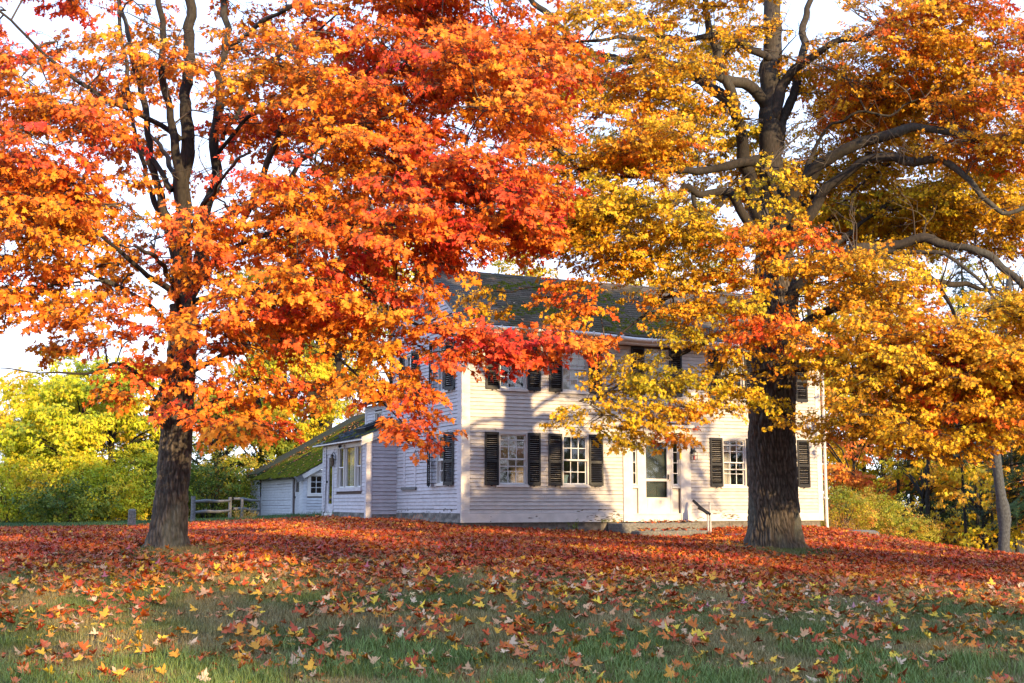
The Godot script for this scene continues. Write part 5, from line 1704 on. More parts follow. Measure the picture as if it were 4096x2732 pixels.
# ---------------------------------------------------------------- the left maple
func left_maple() -> void:
	rng.seed = 301
	var base := on_ground(at(665, 2195, 20.0))
	var R := thing("maple_tree", "orange-red sugar maple with several upright stems on the left of the lawn", "tree", base)
	var P := func(x, y, d = 20.0): return at(x, y, d)
	var T := new_tree(R, [base, at(740, 300, 20.0)], PAL_LEFT, 6.0)
	T.scale = 1.0
	T.bias = 0.03
	T.full = 1.0
	T.clear = 0.5
	T.push = 0.6
	trunk(T, [base + Vector3(0, -0.15, 0), base + Vector3(0.02, 0.15, 0), P.call(690, 1950), P.call(702, 1800), P.call(712, 1600), P.call(728, 1400), P.call(732, 1220)], [0.30, 0.29, 0.27, 0.265, 0.25, 0.235, 0.21], 0.13, 0.7, 110, 0.035)
	var L := func(pts, r0, r1): limb(T, pts, r0, r1, "limb")
	L.call([P.call(731, 1260), P.call(727, 1000, 20.05), P.call(736, 871, 20.1), P.call(740, 610, 20.1), P.call(745, 348, 20.1), P.call(749, 0, 20.1), P.call(740, -350, 20.0), P.call(770, -700, 20)], 0.165, 0.05)
	L.call([P.call(740, 1260), P.call(785, 1080, 20.2), P.call(827, 915, 20.4), P.call(858, 653, 20.6), P.call(880, 392, 20.7), P.call(901, 174, 20.8), P.call(914, -100, 20.9), P.call(980, -500, 21)], 0.13, 0.035)
	L.call([P.call(735, 900), P.call(715, 700, 19.7), P.call(688, 560, 19.6), P.call(671, 392, 19.5), P.call(649, 174, 19.4), P.call(640, -60, 19.3), P.call(600, -400, 19.1)], 0.095, 0.03)
	L.call([P.call(730, 1120), P.call(660, 850, 20.3), P.call(610, 680, 20.4), P.call(583, 436, 20.5), P.call(531, 218, 20.6), P.call(490, 20, 20.7), P.call(430, -300, 20.9)], 0.085, 0.025)
	L.call([P.call(715, 1010), P.call(600, 760, 20.8), P.call(560, 600, 21.0), P.call(523, 418, 21.2), P.call(488, 131, 21.4), P.call(470, -200, 21.6)], 0.065, 0.02)
	L.call([P.call(722, 560, 20), P.call(640, 500, 19.8), P.call(540, 444, 19.6), P.call(375, 366, 19.2), P.call(261, 287, 19.0), P.call(148, 192, 18.8), P.call(40, 80, 18.6), P.call(-120, -80, 18.4)], 0.055, 0.015)
	L.call([P.call(690, 760, 20), P.call(560, 590, 20.6), P.call(420, 540, 20.9), P.call(250, 520, 21.2), P.call(60, 545, 21.6), P.call(-150, 560, 22)], 0.05, 0.012)
	L.call([P.call(715, 1190, 19.9), P.call(660, 1150, 19.6), P.call(592, 1100, 19.3), P.call(523, 1045, 19.0), P.call(348, 888, 18.4), P.call(218, 801, 18.0), P.call(60, 720, 17.6)], 0.06, 0.015)
	L.call([P.call(720, 1420, 20), P.call(660, 1290, 19.8), P.call(566, 1189, 19.6), P.call(409, 1115, 19.4), P.call(261, 1037, 19.3), P.call(131, 967, 19.2), P.call(-60, 905, 19.1)], 0.055, 0.012)
	L.call([P.call(470, 1150, 19.5), P.call(400, 1120, 19.3), P.call(218, 1137, 19.0), P.call(17, 1154, 18.7)], 0.028, 0.008)
	L.call([P.call(700, 1640, 20), P.call(620, 1560, 19.6), P.call(485, 1453, 19.0), P.call(351, 1491, 18.4), P.call(191, 1491, 18.0), P.call(0, 1472, 17.6)], 0.045, 0.010)
	L.call([P.call(690, 1722, 19.85), P.call(640, 1690, 19.6), P.call(608, 1655, 19.5), P.call(615, 1610, 19.45), P.call(650, 1560, 19.5), P.call(682, 1480, 19.55), P.call(690, 1380, 19.5)], 0.07, 0.03)
	L.call([P.call(770, 1180, 20.2), P.call(880, 1000, 20.0), P.call(1000, 840, 19.9), P.call(1028, 758, 19.8), P.call(1115, 523, 19.6), P.call(1159, 383, 19.4), P.call(1230, 150, 19.2)], 0.075, 0.02)
	L.call([P.call(800, 1010, 20.3), P.call(880, 880, 20.1), P.call(1000, 830, 19.7), P.call(1089, 775, 19.4), P.call(1202, 645, 19.0), P.call(1307, 575, 18.8), P.call(1437, 514, 18.6), P.call(1620, 430, 18.4)], 0.07, 0.018)
	L.call([P.call(890, 560, 20.6), P.call(923, 497, 20.5), P.call(1045, 287, 20.3), P.call(1141, 209, 20.2), P.call(1220, 157, 20.1), P.call(1400, 20, 20.0)], 0.05, 0.015)
	L.call([P.call(860, 640, 20.6), P.call(984, 479, 20.3), P.call(1150, 400, 20.0), P.call(1289, 357, 19.8), P.call(1446, 348, 19.6), P.call(1650, 330, 19.4)], 0.045, 0.012)
	L.call([P.call(740, 1500, 20), P.call(836, 1446, 19.7), P.call(976, 1394, 19.4), P.call(1115, 1359, 19.1), P.call(1300, 1330, 18.8)], 0.055, 0.015)
	L.call([P.call(745, 1660, 19.9), P.call(860, 1600, 19.4), P.call(975, 1535, 19.0), P.call(1028, 1515, 18.8)], 0.04, 0.012)
	L.call([P.call(760, 1220, 20.1), P.call(900, 1180, 19.7), P.call(1115, 1150, 19.3), P.call(1289, 1132, 19.0), P.call(1500, 1200, 18.8), P.call(1700, 1310, 18.7), P.call(1900, 1350, 18.7), P.call(2100, 1360, 18.7), P.call(2260, 1375, 18.7)], 0.065, 0.010)
	L.call([P.call(1000, 1165, 19.5), P.call(1200, 1300, 19.0), P.call(1350, 1430, 18.7), P.call(1450, 1530, 18.5), P.call(1530, 1610, 18.4), P.call(1590, 1670, 18.3), P.call(1640, 1730, 18.3)], 0.04, 0.008)
	L.call([P.call(780, 1120, 20.2), P.call(1000, 960, 19.8), P.call(1250, 905, 19.4), P.call(1500, 900, 19.1), P.call(1750, 900, 18.9), P.call(1980, 870, 18.8)], 0.06, 0.012)
	L.call([P.call(900, 200, 20.8), P.call(1100, 60, 20.3), P.call(1400, -60, 19.8), P.call(1750, -150, 19.4)], 0.05, 0.015)
	# limbs towards and away from the viewer
	L.call([P.call(733, 1300, 20), P.call(700, 1150, 19.0), P.call(640, 1050, 17.8), P.call(560, 1000, 16.6), P.call(480, 980, 15.6)], 0.06, 0.012)
	L.call([P.call(736, 1000, 20), P.call(800, 850, 18.8), P.call(900, 700, 17.4), P.call(1000, 600, 16.2)], 0.06, 0.012)
	L.call([P.call(740, 1250, 20.2), P.call(800, 1050, 22), P.call(900, 900, 24), P.call(1000, 800, 25.5)], 0.06, 0.012)
	L.call([P.call(735, 800, 20.2), P.call(650, 600, 22), P.call(500, 450, 24), P.call(400, 380, 25.5)], 0.06, 0.012)
	# leaves: boughs bit by bit round the crown (place, half-extents, how many, size)
	var B := func(x, y, d, r, bias = 0.0, full = 1.0): bough(T, at(x, y, d), r, bias, full)
	# low drooping fringe
	for q in [[800, 1660, 18.2, 0.6], [880, 1700, 18.0, 0.6], [960, 1690, 18.4, 0.65], [930, 1620, 19.2, 0.6], [1000, 1530, 18.6, 0.5],
			[560, 1560, 19.0, 0.5], [540, 1480, 18.5, 0.4], [470, 1350, 18.6, 0.5], [330, 1380, 18.8, 0.45], [300, 1240, 18.6, 0.5], [420, 1260, 18.2, 0.55]]:
		B.call(q[0], q[1], q[2], q[3], 0.05)
	for q in [[1450, 1530, 18.4, 0.55], [1540, 1610, 18.3, 0.5], [1610, 1690, 18.2, 0.45], [1640, 1760, 18.2, 0.34], [1500, 1480, 18.6, 0.6], [1380, 1400, 18.7, 0.6], [1600, 1560, 18.3, 0.4],
			[1700, 1295, 18.6, 0.7], [1820, 1325, 18.6, 0.65], [1940, 1355, 18.6, 0.65], [2060, 1355, 18.6, 0.6], [2180, 1365, 18.6, 0.55], [2280, 1355, 18.6, 0.4], [1760, 1405, 18.4, 0.55], [1900, 1415, 18.5, 0.5], [2030, 1435, 18.6, 0.45], [2150, 1315, 18.7, 0.5], [1600, 1365, 18.5, 0.6],
			[1560, 1130, 18.7, 0.7], [1690, 1040, 18.8, 0.55]]:
		B.call(q[0], q[1], q[2], q[3], 0.14)
	var E := func(x, y, d, ex, ey, ez, n, r, bias, full = 1.0): fill(T, at(x, y, d), Vector3(ex, ey, ez), n, r, bias, full)
	E.call(720, 1330, 18.2, 1.6, 0.55, 1.4, 9, 0.7, 0.0)       # low, in front of the trunk
	E.call(1050, 1380, 18.8, 1.3, 0.8, 1.4, 12, 0.7, 0.03)
	E.call(1300, 1220, 18.8, 1.2, 0.6, 1.2, 8, 0.7, 0.12)
	E.call(1060, 1020, 18.2, 1.5, 1.0, 1.5, 16, 0.75, 0.04)
	E.call(1350, 880, 18.8, 1.5, 0.9, 1.5, 16, 0.75, 0.14)
	E.call(1760, 790, 18.9, 1.3, 0.9, 1.4, 20, 0.75, 0.24)
	E.call(1900, 470, 19.0, 1.1, 1.4, 1.5, 23, 0.75, 0.26)
	E.call(1550, 450, 19.4, 1.5, 1.4, 1.8, 24, 0.75, 0.2)
	E.call(1750, 80, 19.8, 1.7, 1.2, 1.8, 26, 0.8, 0.24)
	E.call(1150, 250, 20.2, 1.8, 1.3, 1.8, 14, 0.75, 0.14)
	E.call(750, 300, 21.8, 1.9, 1.5, 1.6, 8, 0.7, 0.1)
	E.call(800, 150, 18.0, 1.8, 0.8, 0.8, 4, 0.6, 0.1)
	E.call(560, 860, 17.6, 1.3, 0.8, 1.2, 6, 0.65, 0.12)
	E.call(300, 650, 18.6, 1.6, 0.8, 1.6, 14, 0.7, 0.12)
	E.call(150, 850, 18.6, 1.3, 0.9, 2.0, 11, 0.65, 0.0)
	E.call(450, 900, 18.6, 1.2, 0.9, 1.6, 11, 0.65, 0.06)
	E.call(250, 200, 19.2, 1.8, 1.3, 2.0, 11, 0.7, 0.08)
	E.call(100, 400, 18.4, 1.0, 0.6, 1.6, 8, 0.65, 0.1)
	E.call(600, 1150, 18.2, 1.1, 0.6, 1.2, 9, 0.65, 0.06)
	E.call(60, 1230, 18.4, 0.7, 0.7, 0.8, 5, 0.4, -0.15, 0.6)
	E.call(300, 1100, 19.0, 0.9, 0.4, 1.0, 5, 0.5, -0.05, 0.8)
	# behind the trunk, beyond the left edge and above the picture
	E.call(500, 700, 23.5, 2.0, 2.0, 1.6, 8, 0.8, 0.0)
	E.call(1350, 500, 22.5, 2.0, 1.4, 2.0, 12, 0.85, 0.1)
	E.call(-350, 500, 20.0, 1.8, 2.6, 3.5, 26, 0.85, 0.1)
	E.call(700, -400, 20.5, 4.5, 1.3, 2.8, 16, 0.9, 0.15)
	E.call(1700, -250, 20.0, 1.8, 1.2, 2.5, 14, 0.9, 0.2)
	bare(T, at(560, 450, 19.6), Vector3(1.8, 1.8, 1.6), 46)
	bare(T, at(250, 1050, 18.8), Vector3(1.1, 1.2, 1.0), 18)
	bare(T, at(1250, 600, 18.8), Vector3(1.8, 1.6, 1.2), 26)
	bare(T, at(1150, 1300, 18.2), Vector3(1.6, 0.7, 0.8), 14)
	finish(T, 300)

# ---------------------------------------------------------------- the right maple
func right_maple() -> void:
	rng.seed = 401
	var base := on_ground(at(3098, 2205, 25.0))
	var R := thing("maple_tree", "broad old sugar maple with thick furrowed trunk and golden leaves right of the front door", "tree", base)
	var P := func(x, y, d = 25.0): return at(x, y, d)
	var T := new_tree(R, [base, at(3080, 400, 25.0)], PAL_RIGHT, 8.0)
	T.scale = 0.70
	T.bias = -0.07
	T.full = 1.4
	T.clear = 0.55
	trunk(T, [base + Vector3(0, -0.2, 0), base + Vector3(0, 0.2, 0), P.call(3093, 1950), P.call(3088, 1700), P.call(3094, 1450), P.call(3100, 1200), P.call(3095, 980), P.call(3092, 800)], [0.52, 0.515, 0.485, 0.46, 0.46, 0.46, 0.38, 0.31], 0.24, 1.1, 220, 0.035)
	var L := func(pts, r0, r1): limb(T, pts, r0, r1, "limb", 14 if r0 > 0.1 else 9)
	L.call([P.call(3094, 900), P.call(3088, 700), P.call(3083, 500), P.call(3076, 348, 25.1), P.call(3085, 174, 25.2), P.call(3080, -100, 25.3), P.call(3050, -500, 25.4)], 0.29, 0.10)
	L.call([P.call(3080, 960), P.call(3010, 760, 24.9), P.call(2975, 620, 24.8), P.call(2954, 479, 24.7), P.call(2928, 380, 24.6), P.call(2860, 200, 24.5), P.call(2800, -50, 24.4)], 0.19, 0.05)
	L.call([P.call(3115, 930, 24.8), P.call(3160, 800, 24.5), P.call(3206, 723, 24.3), P.call(3311, 640, 24.0), P.call(3442, 575, 23.8), P.call(3616, 523, 23.6), P.call(3738, 512, 23.4), P.call(3877, 540, 23.2), P.call(4060, 560, 23.0), P.call(4250, 620, 22.8)], 0.17, 0.05)
	L.call([P.call(3120, 1010, 24.8), P.call(3180, 920, 24.5), P.call(3250, 836, 24.3), P.call(3311, 758, 24.1), P.call(3407, 671, 23.9), P.call(3529, 635, 23.7), P.call(3660, 645, 23.5), P.call(3773, 650, 23.4), P.call(3877, 723, 23.3), P.call(3938, 801, 23.2), P.call(4000, 849, 23.1), P.call(4096, 819, 23.0), P.call(4200, 830, 22.9)], 0.14, 0.035)
	L.call([P.call(3040, 640, 24.8), P.call(2989, 650, 24.6), P.call(2919, 671, 24.4), P.call(2788, 679, 24.1), P.call(2605, 679, 23.8), P.call(2400, 720, 23.5)], 0.12, 0.03)
	L.call([P.call(3060, 980, 24.8), P.call(2997, 897, 24.5), P.call(2945, 810, 24.3), P.call(2902, 775, 24.1), P.call(2797, 767, 23.9), P.call(2745, 742, 23.8), P.call(2722, 800, 23.7), P.call(2675, 828, 23.6), P.call(2588, 836, 23.4), P.call(2483, 793, 23.2), P.call(2396, 740, 23.0), P.call(2292, 653, 22.8), P.call(2179, 566, 22.6), P.call(2092, 497, 22.4)], 0.11, 0.02)
	L.call([P.call(2900, 790, 24.1), P.call(2850, 850, 23.9), P.call(2745, 858, 23.7), P.call(2660, 836, 23.5)], 0.06, 0.02)
	L.call([P.call(2775, 770, 23.9), P.call(2780, 870, 23.7), P.call(2727, 932, 23.5), P.call(2623, 971, 23.3)], 0.05, 0.015)
	L.call([P.call(3093, 480, 25), P.call(3145, 305, 24.8), P.call(3198, 261, 24.6), P.call(3259, 226, 24.4), P.call(3400, 150, 24.1), P.call(3600, 120, 23.8)], 0.13, 0.03)
	L.call([P.call(3110, 600, 25), P.call(3180, 350, 25.2), P.call(3200, 250, 25.4), P.call(3230, 50, 25.6), P.call(3300, -200, 25.8)], 0.12, 0.04)
	L.call([P.call(3060, 420, 25), P.call(2990, 350, 24.8), P.call(2919, 322, 24.6), P.call(2832, 305, 24.4), P.call(2727, 296, 24.2), P.call(2570, 314, 24.0), P.call(2400, 340, 23.8)], 0.14, 0.03)
	L.call([P.call(3080, 240, 25), P.call(2980, 170, 24.6), P.call(2875, 131, 24.3), P.call(2745, 157, 24.0), P.call(2483, 152, 23.6), P.call(2250, 180, 23.2)], 0.09, 0.02)
	L.call([P.call(2940, 420, 24.7), P.call(2700, 260, 25.5), P.call(2480, 230, 26.2), P.call(2318, 192, 26.6), P.call(2222, 87, 26.9), P.call(2100, -20, 27.2)], 0.12, 0.06)
	L.call([P.call(2570, 314, 24.0), P.call(2449, 305, 23.8), P.call(2396, 348, 23.6), P.call(2310, 410, 23.4), P.call(2222, 470, 23.2)], 0.05, 0.02)
	L.call([P.call(3140, 1000, 24.9), P.call(3250, 950, 25.4), P.call(3328, 871, 25.8), P.call(3424, 758, 26.2), P.call(3560, 650, 26.6)], 0.08, 0.02)
	L.call([P.call(3140, 1120, 24.9), P.call(3290, 1000, 24.9), P.call(3381, 941, 24.9), P.call(3529, 836, 24.9), P.call(3700, 780, 24.9)], 0.09, 0.025)
	L.call([P.call(3206, 723, 24.3), P.call(3302, 523, 24.1), P.call(3380, 480, 23.9), P.call(3442, 444, 23.8), P.call(3560, 460, 23.6), P.call(3620, 420, 23.4), P.call(3700, 390, 23.2)], 0.06, 0.015)
	L.call([P.call(3110, 1330, 24.8), P.call(3215, 1124, 24.5), P.call(3330, 1050, 24.3), P.call(3477, 1002, 24.1), P.call(3599, 967, 24.0), P.call(3747, 967, 23.8), P.call(3860, 993, 23.6), P.call(3964, 1045, 23.4), P.call(4096, 1150, 23.2), P.call(4180, 1260, 23.0)], 0.16, 0.06)
	L.call([P.call(3440, 1020, 24.1), P.call(3590, 1045, 23.7), P.call(3686, 1071, 23.5), P.call(3755, 1150, 23.3), P.call(3808, 1246, 23.1), P.call(3860, 1366, 22.9), P.call(3900, 1450, 22.8)], 0.07, 0.03)
	L.call([P.call(3500, 1010, 24.1), P.call(3660, 1010, 23.9), P.call(3780, 1020, 23.7), P.call(3900, 1100, 23.5), P.call(3990, 1210, 23.3)], 0.06, 0.025)
	L.call([P.call(3120, 1420, 24.9), P.call(3280, 1260, 24.6), P.call(3450, 1180, 24.6), P.call(3640, 1124, 24.7), P.call(3790, 1130, 24.8), P.call(3960, 1160, 24.9), P.call(4120, 1230, 25)], 0.12, 0.04)
	L.call([P.call(3110, 1560, 24.6), P.call(3170, 1440, 24.1), P.call(3100, 1470, 23.5), P.call(2960, 1500, 23.0), P.call(2860, 1510, 22.7)], 0.06, 0.02)
	L.call([P.call(3070, 1150, 24.6), P.call(2900, 1130, 23.6), P.call(2700, 1180, 22.9), P.call(2560, 1270, 22.5), P.call(2400, 1400, 22.2)], 0.08, 0.015)
	L.call([P.call(3060, 1300, 24.5), P.call(2900, 1330, 23.4), P.call(2700, 1420, 22.6), P.call(2500, 1520, 22.1), P.call(2360, 1620, 21.9)], 0.075, 0.012)
	L.call([P.call(3140, 1480, 24.6), P.call(3290, 1470, 23.8), P.call(3450, 1520, 23.2), P.call(3600, 1620, 22.8), P.call(3750, 1700, 22.5)], 0.07, 0.012)
	L.call([P.call(3095, 1100, 24.7), P.call(3110, 1020, 23.4), P.call(3130, 1000, 22.2), P.call(3120, 1060, 21.2)], 0.08, 0.015)
	L.call([P.call(3095, 800, 24.8), P.call(3060, 700, 23.4), P.call(3040, 660, 22.2)], 0.08, 0.015)
	L.call([P.call(3095, 1050, 25.2), P.call(3050, 900, 27.0), P.call(3000, 820, 29.0), P.call(2980, 800, 30.5)], 0.1, 0.02)
	L.call([P.call(3095, 900, 25.2), P.call(3300, 760, 27.0), P.call(3500, 700, 29.0)], 0.1, 0.02)
	L.call([P.call(3800, 1420, 22.9), P.call(3620, 1700, 22.6), P.call(3500, 1740, 22.4), P.call(3440, 1752, 22.3)], 0.03, 0.008)
	var B := func(x, y, d, r, bias = 0.0, full = 1.0): bough(T, at(x, y, d), r, bias, full)
	# low bough over the front door, lit crimson at its tips
	for q in [[2330, 1660, 21.9, 0.55, -0.12], [2420, 1600, 22.0, 0.7, -0.1], [2520, 1560, 22.2, 0.75, -0.08], [2620, 1520, 22.2, 0.8, -0.05], [2720, 1500, 22.3, 0.8, -0.05], [2450, 1710, 22.0, 0.55, -0.1], [2560, 1690, 22.1, 0.65, -0.02], [2660, 1640, 22.1, 0.7, 0.05], [2760, 1620, 22.2, 0.65, 0.12], [2480, 1760, 22.0, 0.4, -0.1], [2700, 1730, 22.0, 0.45, 0.2], [2860, 1620, 22.4, 0.6, -0.05], [2900, 1530, 22.6, 0.6, -0.12], [2580, 1440, 22.4, 0.7, -0.06],
			[2480, 1480, 22.2, 0.5, -0.1], [2950, 1560, 22.8, 0.55, -0.1], [3020, 1600, 23.0, 0.5, -0.1], [3130, 1680, 23.0, 0.4, 0.2]]:
		B.call(q[0], q[1], q[2], q[3], q[4])
	# the red fan in front of the trunk, and the gold one above it
	for q in [[2980, 1320, 22.0, 0.8, 0.3], [3060, 1290, 21.8, 0.8, 0.3], [3130, 1350, 21.9, 0.7, 0.25], [2930, 1400, 22.1, 0.6, 0.15], [3000, 1120, 22.0, 0.6, 0.2], [3080, 950, 21.8, 0.8, 0.26], [3180, 930, 21.9, 0.75, 0.26], [3010, 990, 21.8, 0.8, 0.22], [2950, 950, 22.0, 0.7, 0.1], [3110, 1060, 21.7, 0.7, -0.1], [3060, 720, 22.2, 0.7, -0.08], [3050, 820, 22.2, 0.6, -0.08], [2990, 1210, 21.8, 0.5, -0.2]]:
		B.call(q[0], q[1], q[2], q[3], q[4])
	# left hanging part in front of the roof
	for q in [[2270, 1180, 22.4, 0.6, 0.1], [2330, 1130, 22.4, 0.6, 0.1], [2300, 1260, 22.3, 0.5, 0.15], [2360, 1230, 22.4, 0.5, 0.1], [2420, 1050, 22.6, 0.8, 0.0], [2560, 1080, 22.6, 0.9, -0.02], [2700, 1130, 22.6, 0.9, 0.05], [2780, 1220, 22.6, 0.9, 0.0], [2640, 1240, 22.5, 0.6, -0.05], [2850, 1080, 22.6, 0.8, 0.08], [2900, 1230, 22.6, 0.8, 0.0], [2840, 1340, 22.5, 0.7, -0.06], [2930, 1440, 22.6, 0.6, -0.1], [2740, 1330, 22.4, 0.6, -0.08], [3250, 1300, 22.6, 0.7, 0.1], [3230, 1430, 22.6, 0.6, 0.0], [1950, 1170, 23.5, 0.45, 0.1], [1990, 1250, 23.5, 0.35, 0.1]]:
		B.call(q[0], q[1], q[2], q[3], q[4])
	var E := func(x, y, d, ex, ey, ez, n, r, bias, full = 1.0): fill(T, at(x, y, d), Vector3(ex, ey, ez), n, r, bias, full)
	E.call(2550, 850, 22.8, 1.8, 0.9, 1.4, 22, 0.85, -0.02)
	E.call(2450, 560, 22.8, 1.6, 0.8, 1.4, 18, 0.8, 0.14)
	E.call(2850, 560, 25.6, 1.3, 0.8, 1.2, 12, 0.8, -0.04)
	E.call(2450, 230, 23.4, 1.8, 0.9, 2.0, 24, 0.85, 0.02)
	E.call(2850, 130, 24.6, 1.8, 1.0, 2.0, 22, 0.85, 0.04)
	E.call(3500, 200, 24.4, 1.7, 1.0, 2.2, 26, 0.85, 0.18)
	E.call(3900, 180, 23.2, 1.7, 1.2, 2.2, 30, 0.85, 0.24)
	E.call(3500, 420, 25.4, 1.4, 0.6, 1.2, 12, 0.8, 0.05)
	E.call(4000, 470, 22.8, 1.2, 0.6, 1.6, 14, 0.8, 0.2)
	E.call(3700, 790, 25.6, 2.0, 0.6, 1.4, 20, 0.8, -0.06)
	E.call(3500, 900, 25.6, 1.7, 0.5, 1.2, 15, 0.8, -0.1)
	E.call(3960, 900, 24.8, 1.2, 0.5, 1.0, 9, 0.8, -0.04)
	E.call(3400, 1130, 23.0, 1.4, 0.6, 1.4, 18, 0.85, 0.08)
	E.call(3420, 1380, 22.6, 1.6, 0.7, 1.4, 26, 0.85, 0.08)
	E.call(3350, 1600, 22.6, 1.1, 0.5, 1.2, 16, 0.75, 0.0)
	E.call(3720, 1480, 22.3, 1.5, 0.7, 1.4, 24, 0.85, 0.06)
	E.call(3980, 1530, 22.0, 1.1, 0.8, 1.4, 20, 0.85, 0.24)
	E.call(3700, 1700, 22.2, 1.5, 0.4, 1.0, 14, 0.7, 0.04)
	E.call(4040, 1290, 22.4, 0.8, 0.5, 1.2, 8, 0.8, 0.1)
	E.call(2250, 850, 22.8, 0.9, 0.8, 1.2, 8, 0.75, 0.1)
	E.call(2150, 350, 23.6, 0.9, 1.2, 1.4, 8, 0.75, 0.25)
	# behind the trunk, beyond the right edge and above the picture
	E.call(2900, 600, 28.0, 4.2, 2.2, 2.0, 30, 1.0, -0.05)
	E.call(3500, 700, 28.0, 3.0, 2.0, 2.4, 28, 1.0, 0.0)
	E.call(4450, 800, 25.0, 1.6, 2.8, 2.5, 14, 1.0, 0.2)
	E.call(3100, -400, 25.5, 5.5, 1.5, 3.0, 22, 1.0, 0.15)
	bare(T, at(2700, 750, 22.8), Vector3(1.8, 1.4, 1.0), 30)
	bare(T, at(3600, 600, 23.0), Vector3(2.0, 1.4, 1.0), 34)
	bare(T, at(3200, 150, 24.0), Vector3(2.4, 1.2, 1.4), 24)
	bare(T, at(3850, 1150, 22.8), Vector3(1.2, 0.8, 0.8), 18)
	finish(T, 300)

# ---------------------------------------------------------------- trees beyond
func background() -> void:
	rng.seed = 501
	var Y := func(px, py, d): return at(px, py, d).y
	# the sunlit wood on the left
	for q in [[-60, 56, 1500, 3.6, 0.02, PAL_YELLOWGREEN, "yellow-green tree at the left edge of the wood on the left"], [190, 60, 1400, 3.8, 0.02, PAL_YELLOWGREEN, "tallest yellow-green tree in the wood above the dark green bush"], [310, 52, 1470, 2.6, 0.02, PAL_YELLOWGREEN, "bright yellow tree between the dark green bush and the stone post"], [430, 55, 1450, 3.2, 0.02, PAL_YELLOWGREEN, "yellow-green tree behind the stone post with pink-orange top"], [620, 62, 1480, 3.4, 0.03, PAL_GOLD, "golden tree in the wood just left of the left maple trunk"], [860, 58, 1560, 3.0, 0.03, PAL_GREEN, "dark green tree behind the fence right of the left maple trunk"], [1040, 66, 1500, 3.4, 0.1, PAL_YELLOWGREEN, "yellow and green tree behind the left end of the shed"]]:
		far_tree("woodland_tree", q[6], q[0], q[1], Y.call(q[0], q[2], q[1]), q[3], q[4], q[5], 2100, "trees in the wood on the left", 0.0, 1.0, 0.2)
	for q in [[40, 48, 1860, 1.7, PAL_YELLOWGREEN, "yellow-green bush at the left edge below the yellow wood"], [215, 49, 1790, 1.9, PAL_YELLOWGREEN, "yellowish bush behind the dark bush in the wood on the left"], [265, 46, 1950, 1.5, PAL_GREEN, "large dark green bush left of the stone post"], [420, 48, 1880, 1.7, PAL_YELLOWGREEN, "rounded bush straight behind the stone post"], [520, 50, 1800, 2.0, PAL_YELLOWGREEN, "yellow-green bush right behind the stone post"], [640, 52, 1900, 1.7, PAL_GREEN, "green bush behind the trunk of the left maple"], [830, 53, 1850, 2.2, PAL_GREEN, "dark bush behind the rail fence"], [960, 55, 1800, 1.9, PAL_BUSH, "reddish bush behind the fence beside the shed"], [110, 52, 1700, 2.2, PAL_YELLOWGREEN, "tall yellow-green bush at the left of the wood"]]:
		var g := on_ground(at(q[0], 2018, q[1]))
		shrub("shrub", q[5], g, Y.call(q[0], q[2], q[1]) - g.y, q[3], q[4], 520, "bushes along the wood on the left", 1.25)
	# the old tree behind the shed, two stems
	var og := on_ground(at(1250, 2018, 62.0))
	var o := far_tree_at("old_maple", "old maple with dark forked trunk and yellow-green leaves behind the mossy shed", og, Y.call(1250, 700, 62), 4.4, 0.34, [[0.10, 0.13, 0.012], [0.26, 0.25, 0.012], [0.50, 0.34, 0.014], [0.60, 0.26, 0.015], [0.62, 0.15, 0.015]], 2400, "", 0.5, 1.0, 0.42, 8)
	for st in [[[1290, 1800], [1320, 1640], [1345, 1500], [1360, 1350], 0.3], [[1195, 1850], [1090, 1740], [1045, 1650], [1010, 1540], 0.26], [[1180, 1860], [1080, 1850], [980, 1845], [880, 1880], 0.16]]:
		var sb := Mb.new()
		var pp := []
		for k in 4: pp.append(at(st[k][0], st[k][1], 61.5 - k * 0.3) - og)
		var sp := spline(pp, 0.3)
		var rr := PackedFloat32Array()
		for i in sp.size(): rr.append(lerpf(st[4], st[4] * 0.5, float(i) / sp.size()))
		sb.tube(sp, rr, 10)
		obj("stem", sb.mesh(M.far_bark), o)
	far_tree("woodland_tree", "yellow maple in front of the old forked maple behind the shed roof", 1130, 59.0, Y.call(1130, 1380, 59), 2.4, 0.42, [[0.16, 0.2, 0.014], [0.5, 0.48, 0.018], [0.72, 0.5, 0.02], [0.74, 0.34, 0.016]], 1300, "trees behind the house", 0.0, 1.0, 0.2)
	# behind the house
	far_tree("backyard_tree", "bright orange tree far behind the left maple's stems", 1310, 75.0, Y.call(1310, 760, 75), 3.6, 0.2, PAL_ORANGE, 1500, "trees behind the house", 0.0, 1.0, 0.25)
	far_tree("backyard_tree", "yellow-green tree behind the chimney end of the house", 1560, 68.0, Y.call(1560, 800, 68), 3.4, 0.15, PAL_YELLOWGREEN, 1600, "trees behind the house", 0.0, 1.0, 0.25)
	far_tree("backyard_tree", "pale golden tree rising over the middle of the roof ridge", 2120, 62.0, Y.call(2120, 900, 62), 2.6, 0.2, PAL_GOLD, 1300, "trees behind the house", 0.0, 1.0, 0.22)
	far_tree("backyard_tree", "golden tree behind the roof left of the old maple trunk", 2620, 66.0, Y.call(2620, 640, 66), 4.6, 0.15, PAL_GOLD, 1900, "trees behind the house", 0.0, 1.0, 0.25)
	far_tree("backyard_tree", "yellow tree behind the right end of the house roof", 3260, 62.0, Y.call(3260, 760, 62), 4.0, 0.15, PAL_GOLD, 1900, "trees behind the house", 0.0, 1.0, 0.25)
	far_tree("backyard_tree", "thin-leaved orange tree seen through the gap right of the shed roof", 1400, 80.0, Y.call(1400, 1500, 80), 2.2, 0.3, PAL_ORANGE, 260, "trees behind the house", 0.0, 0.9, 0.12)
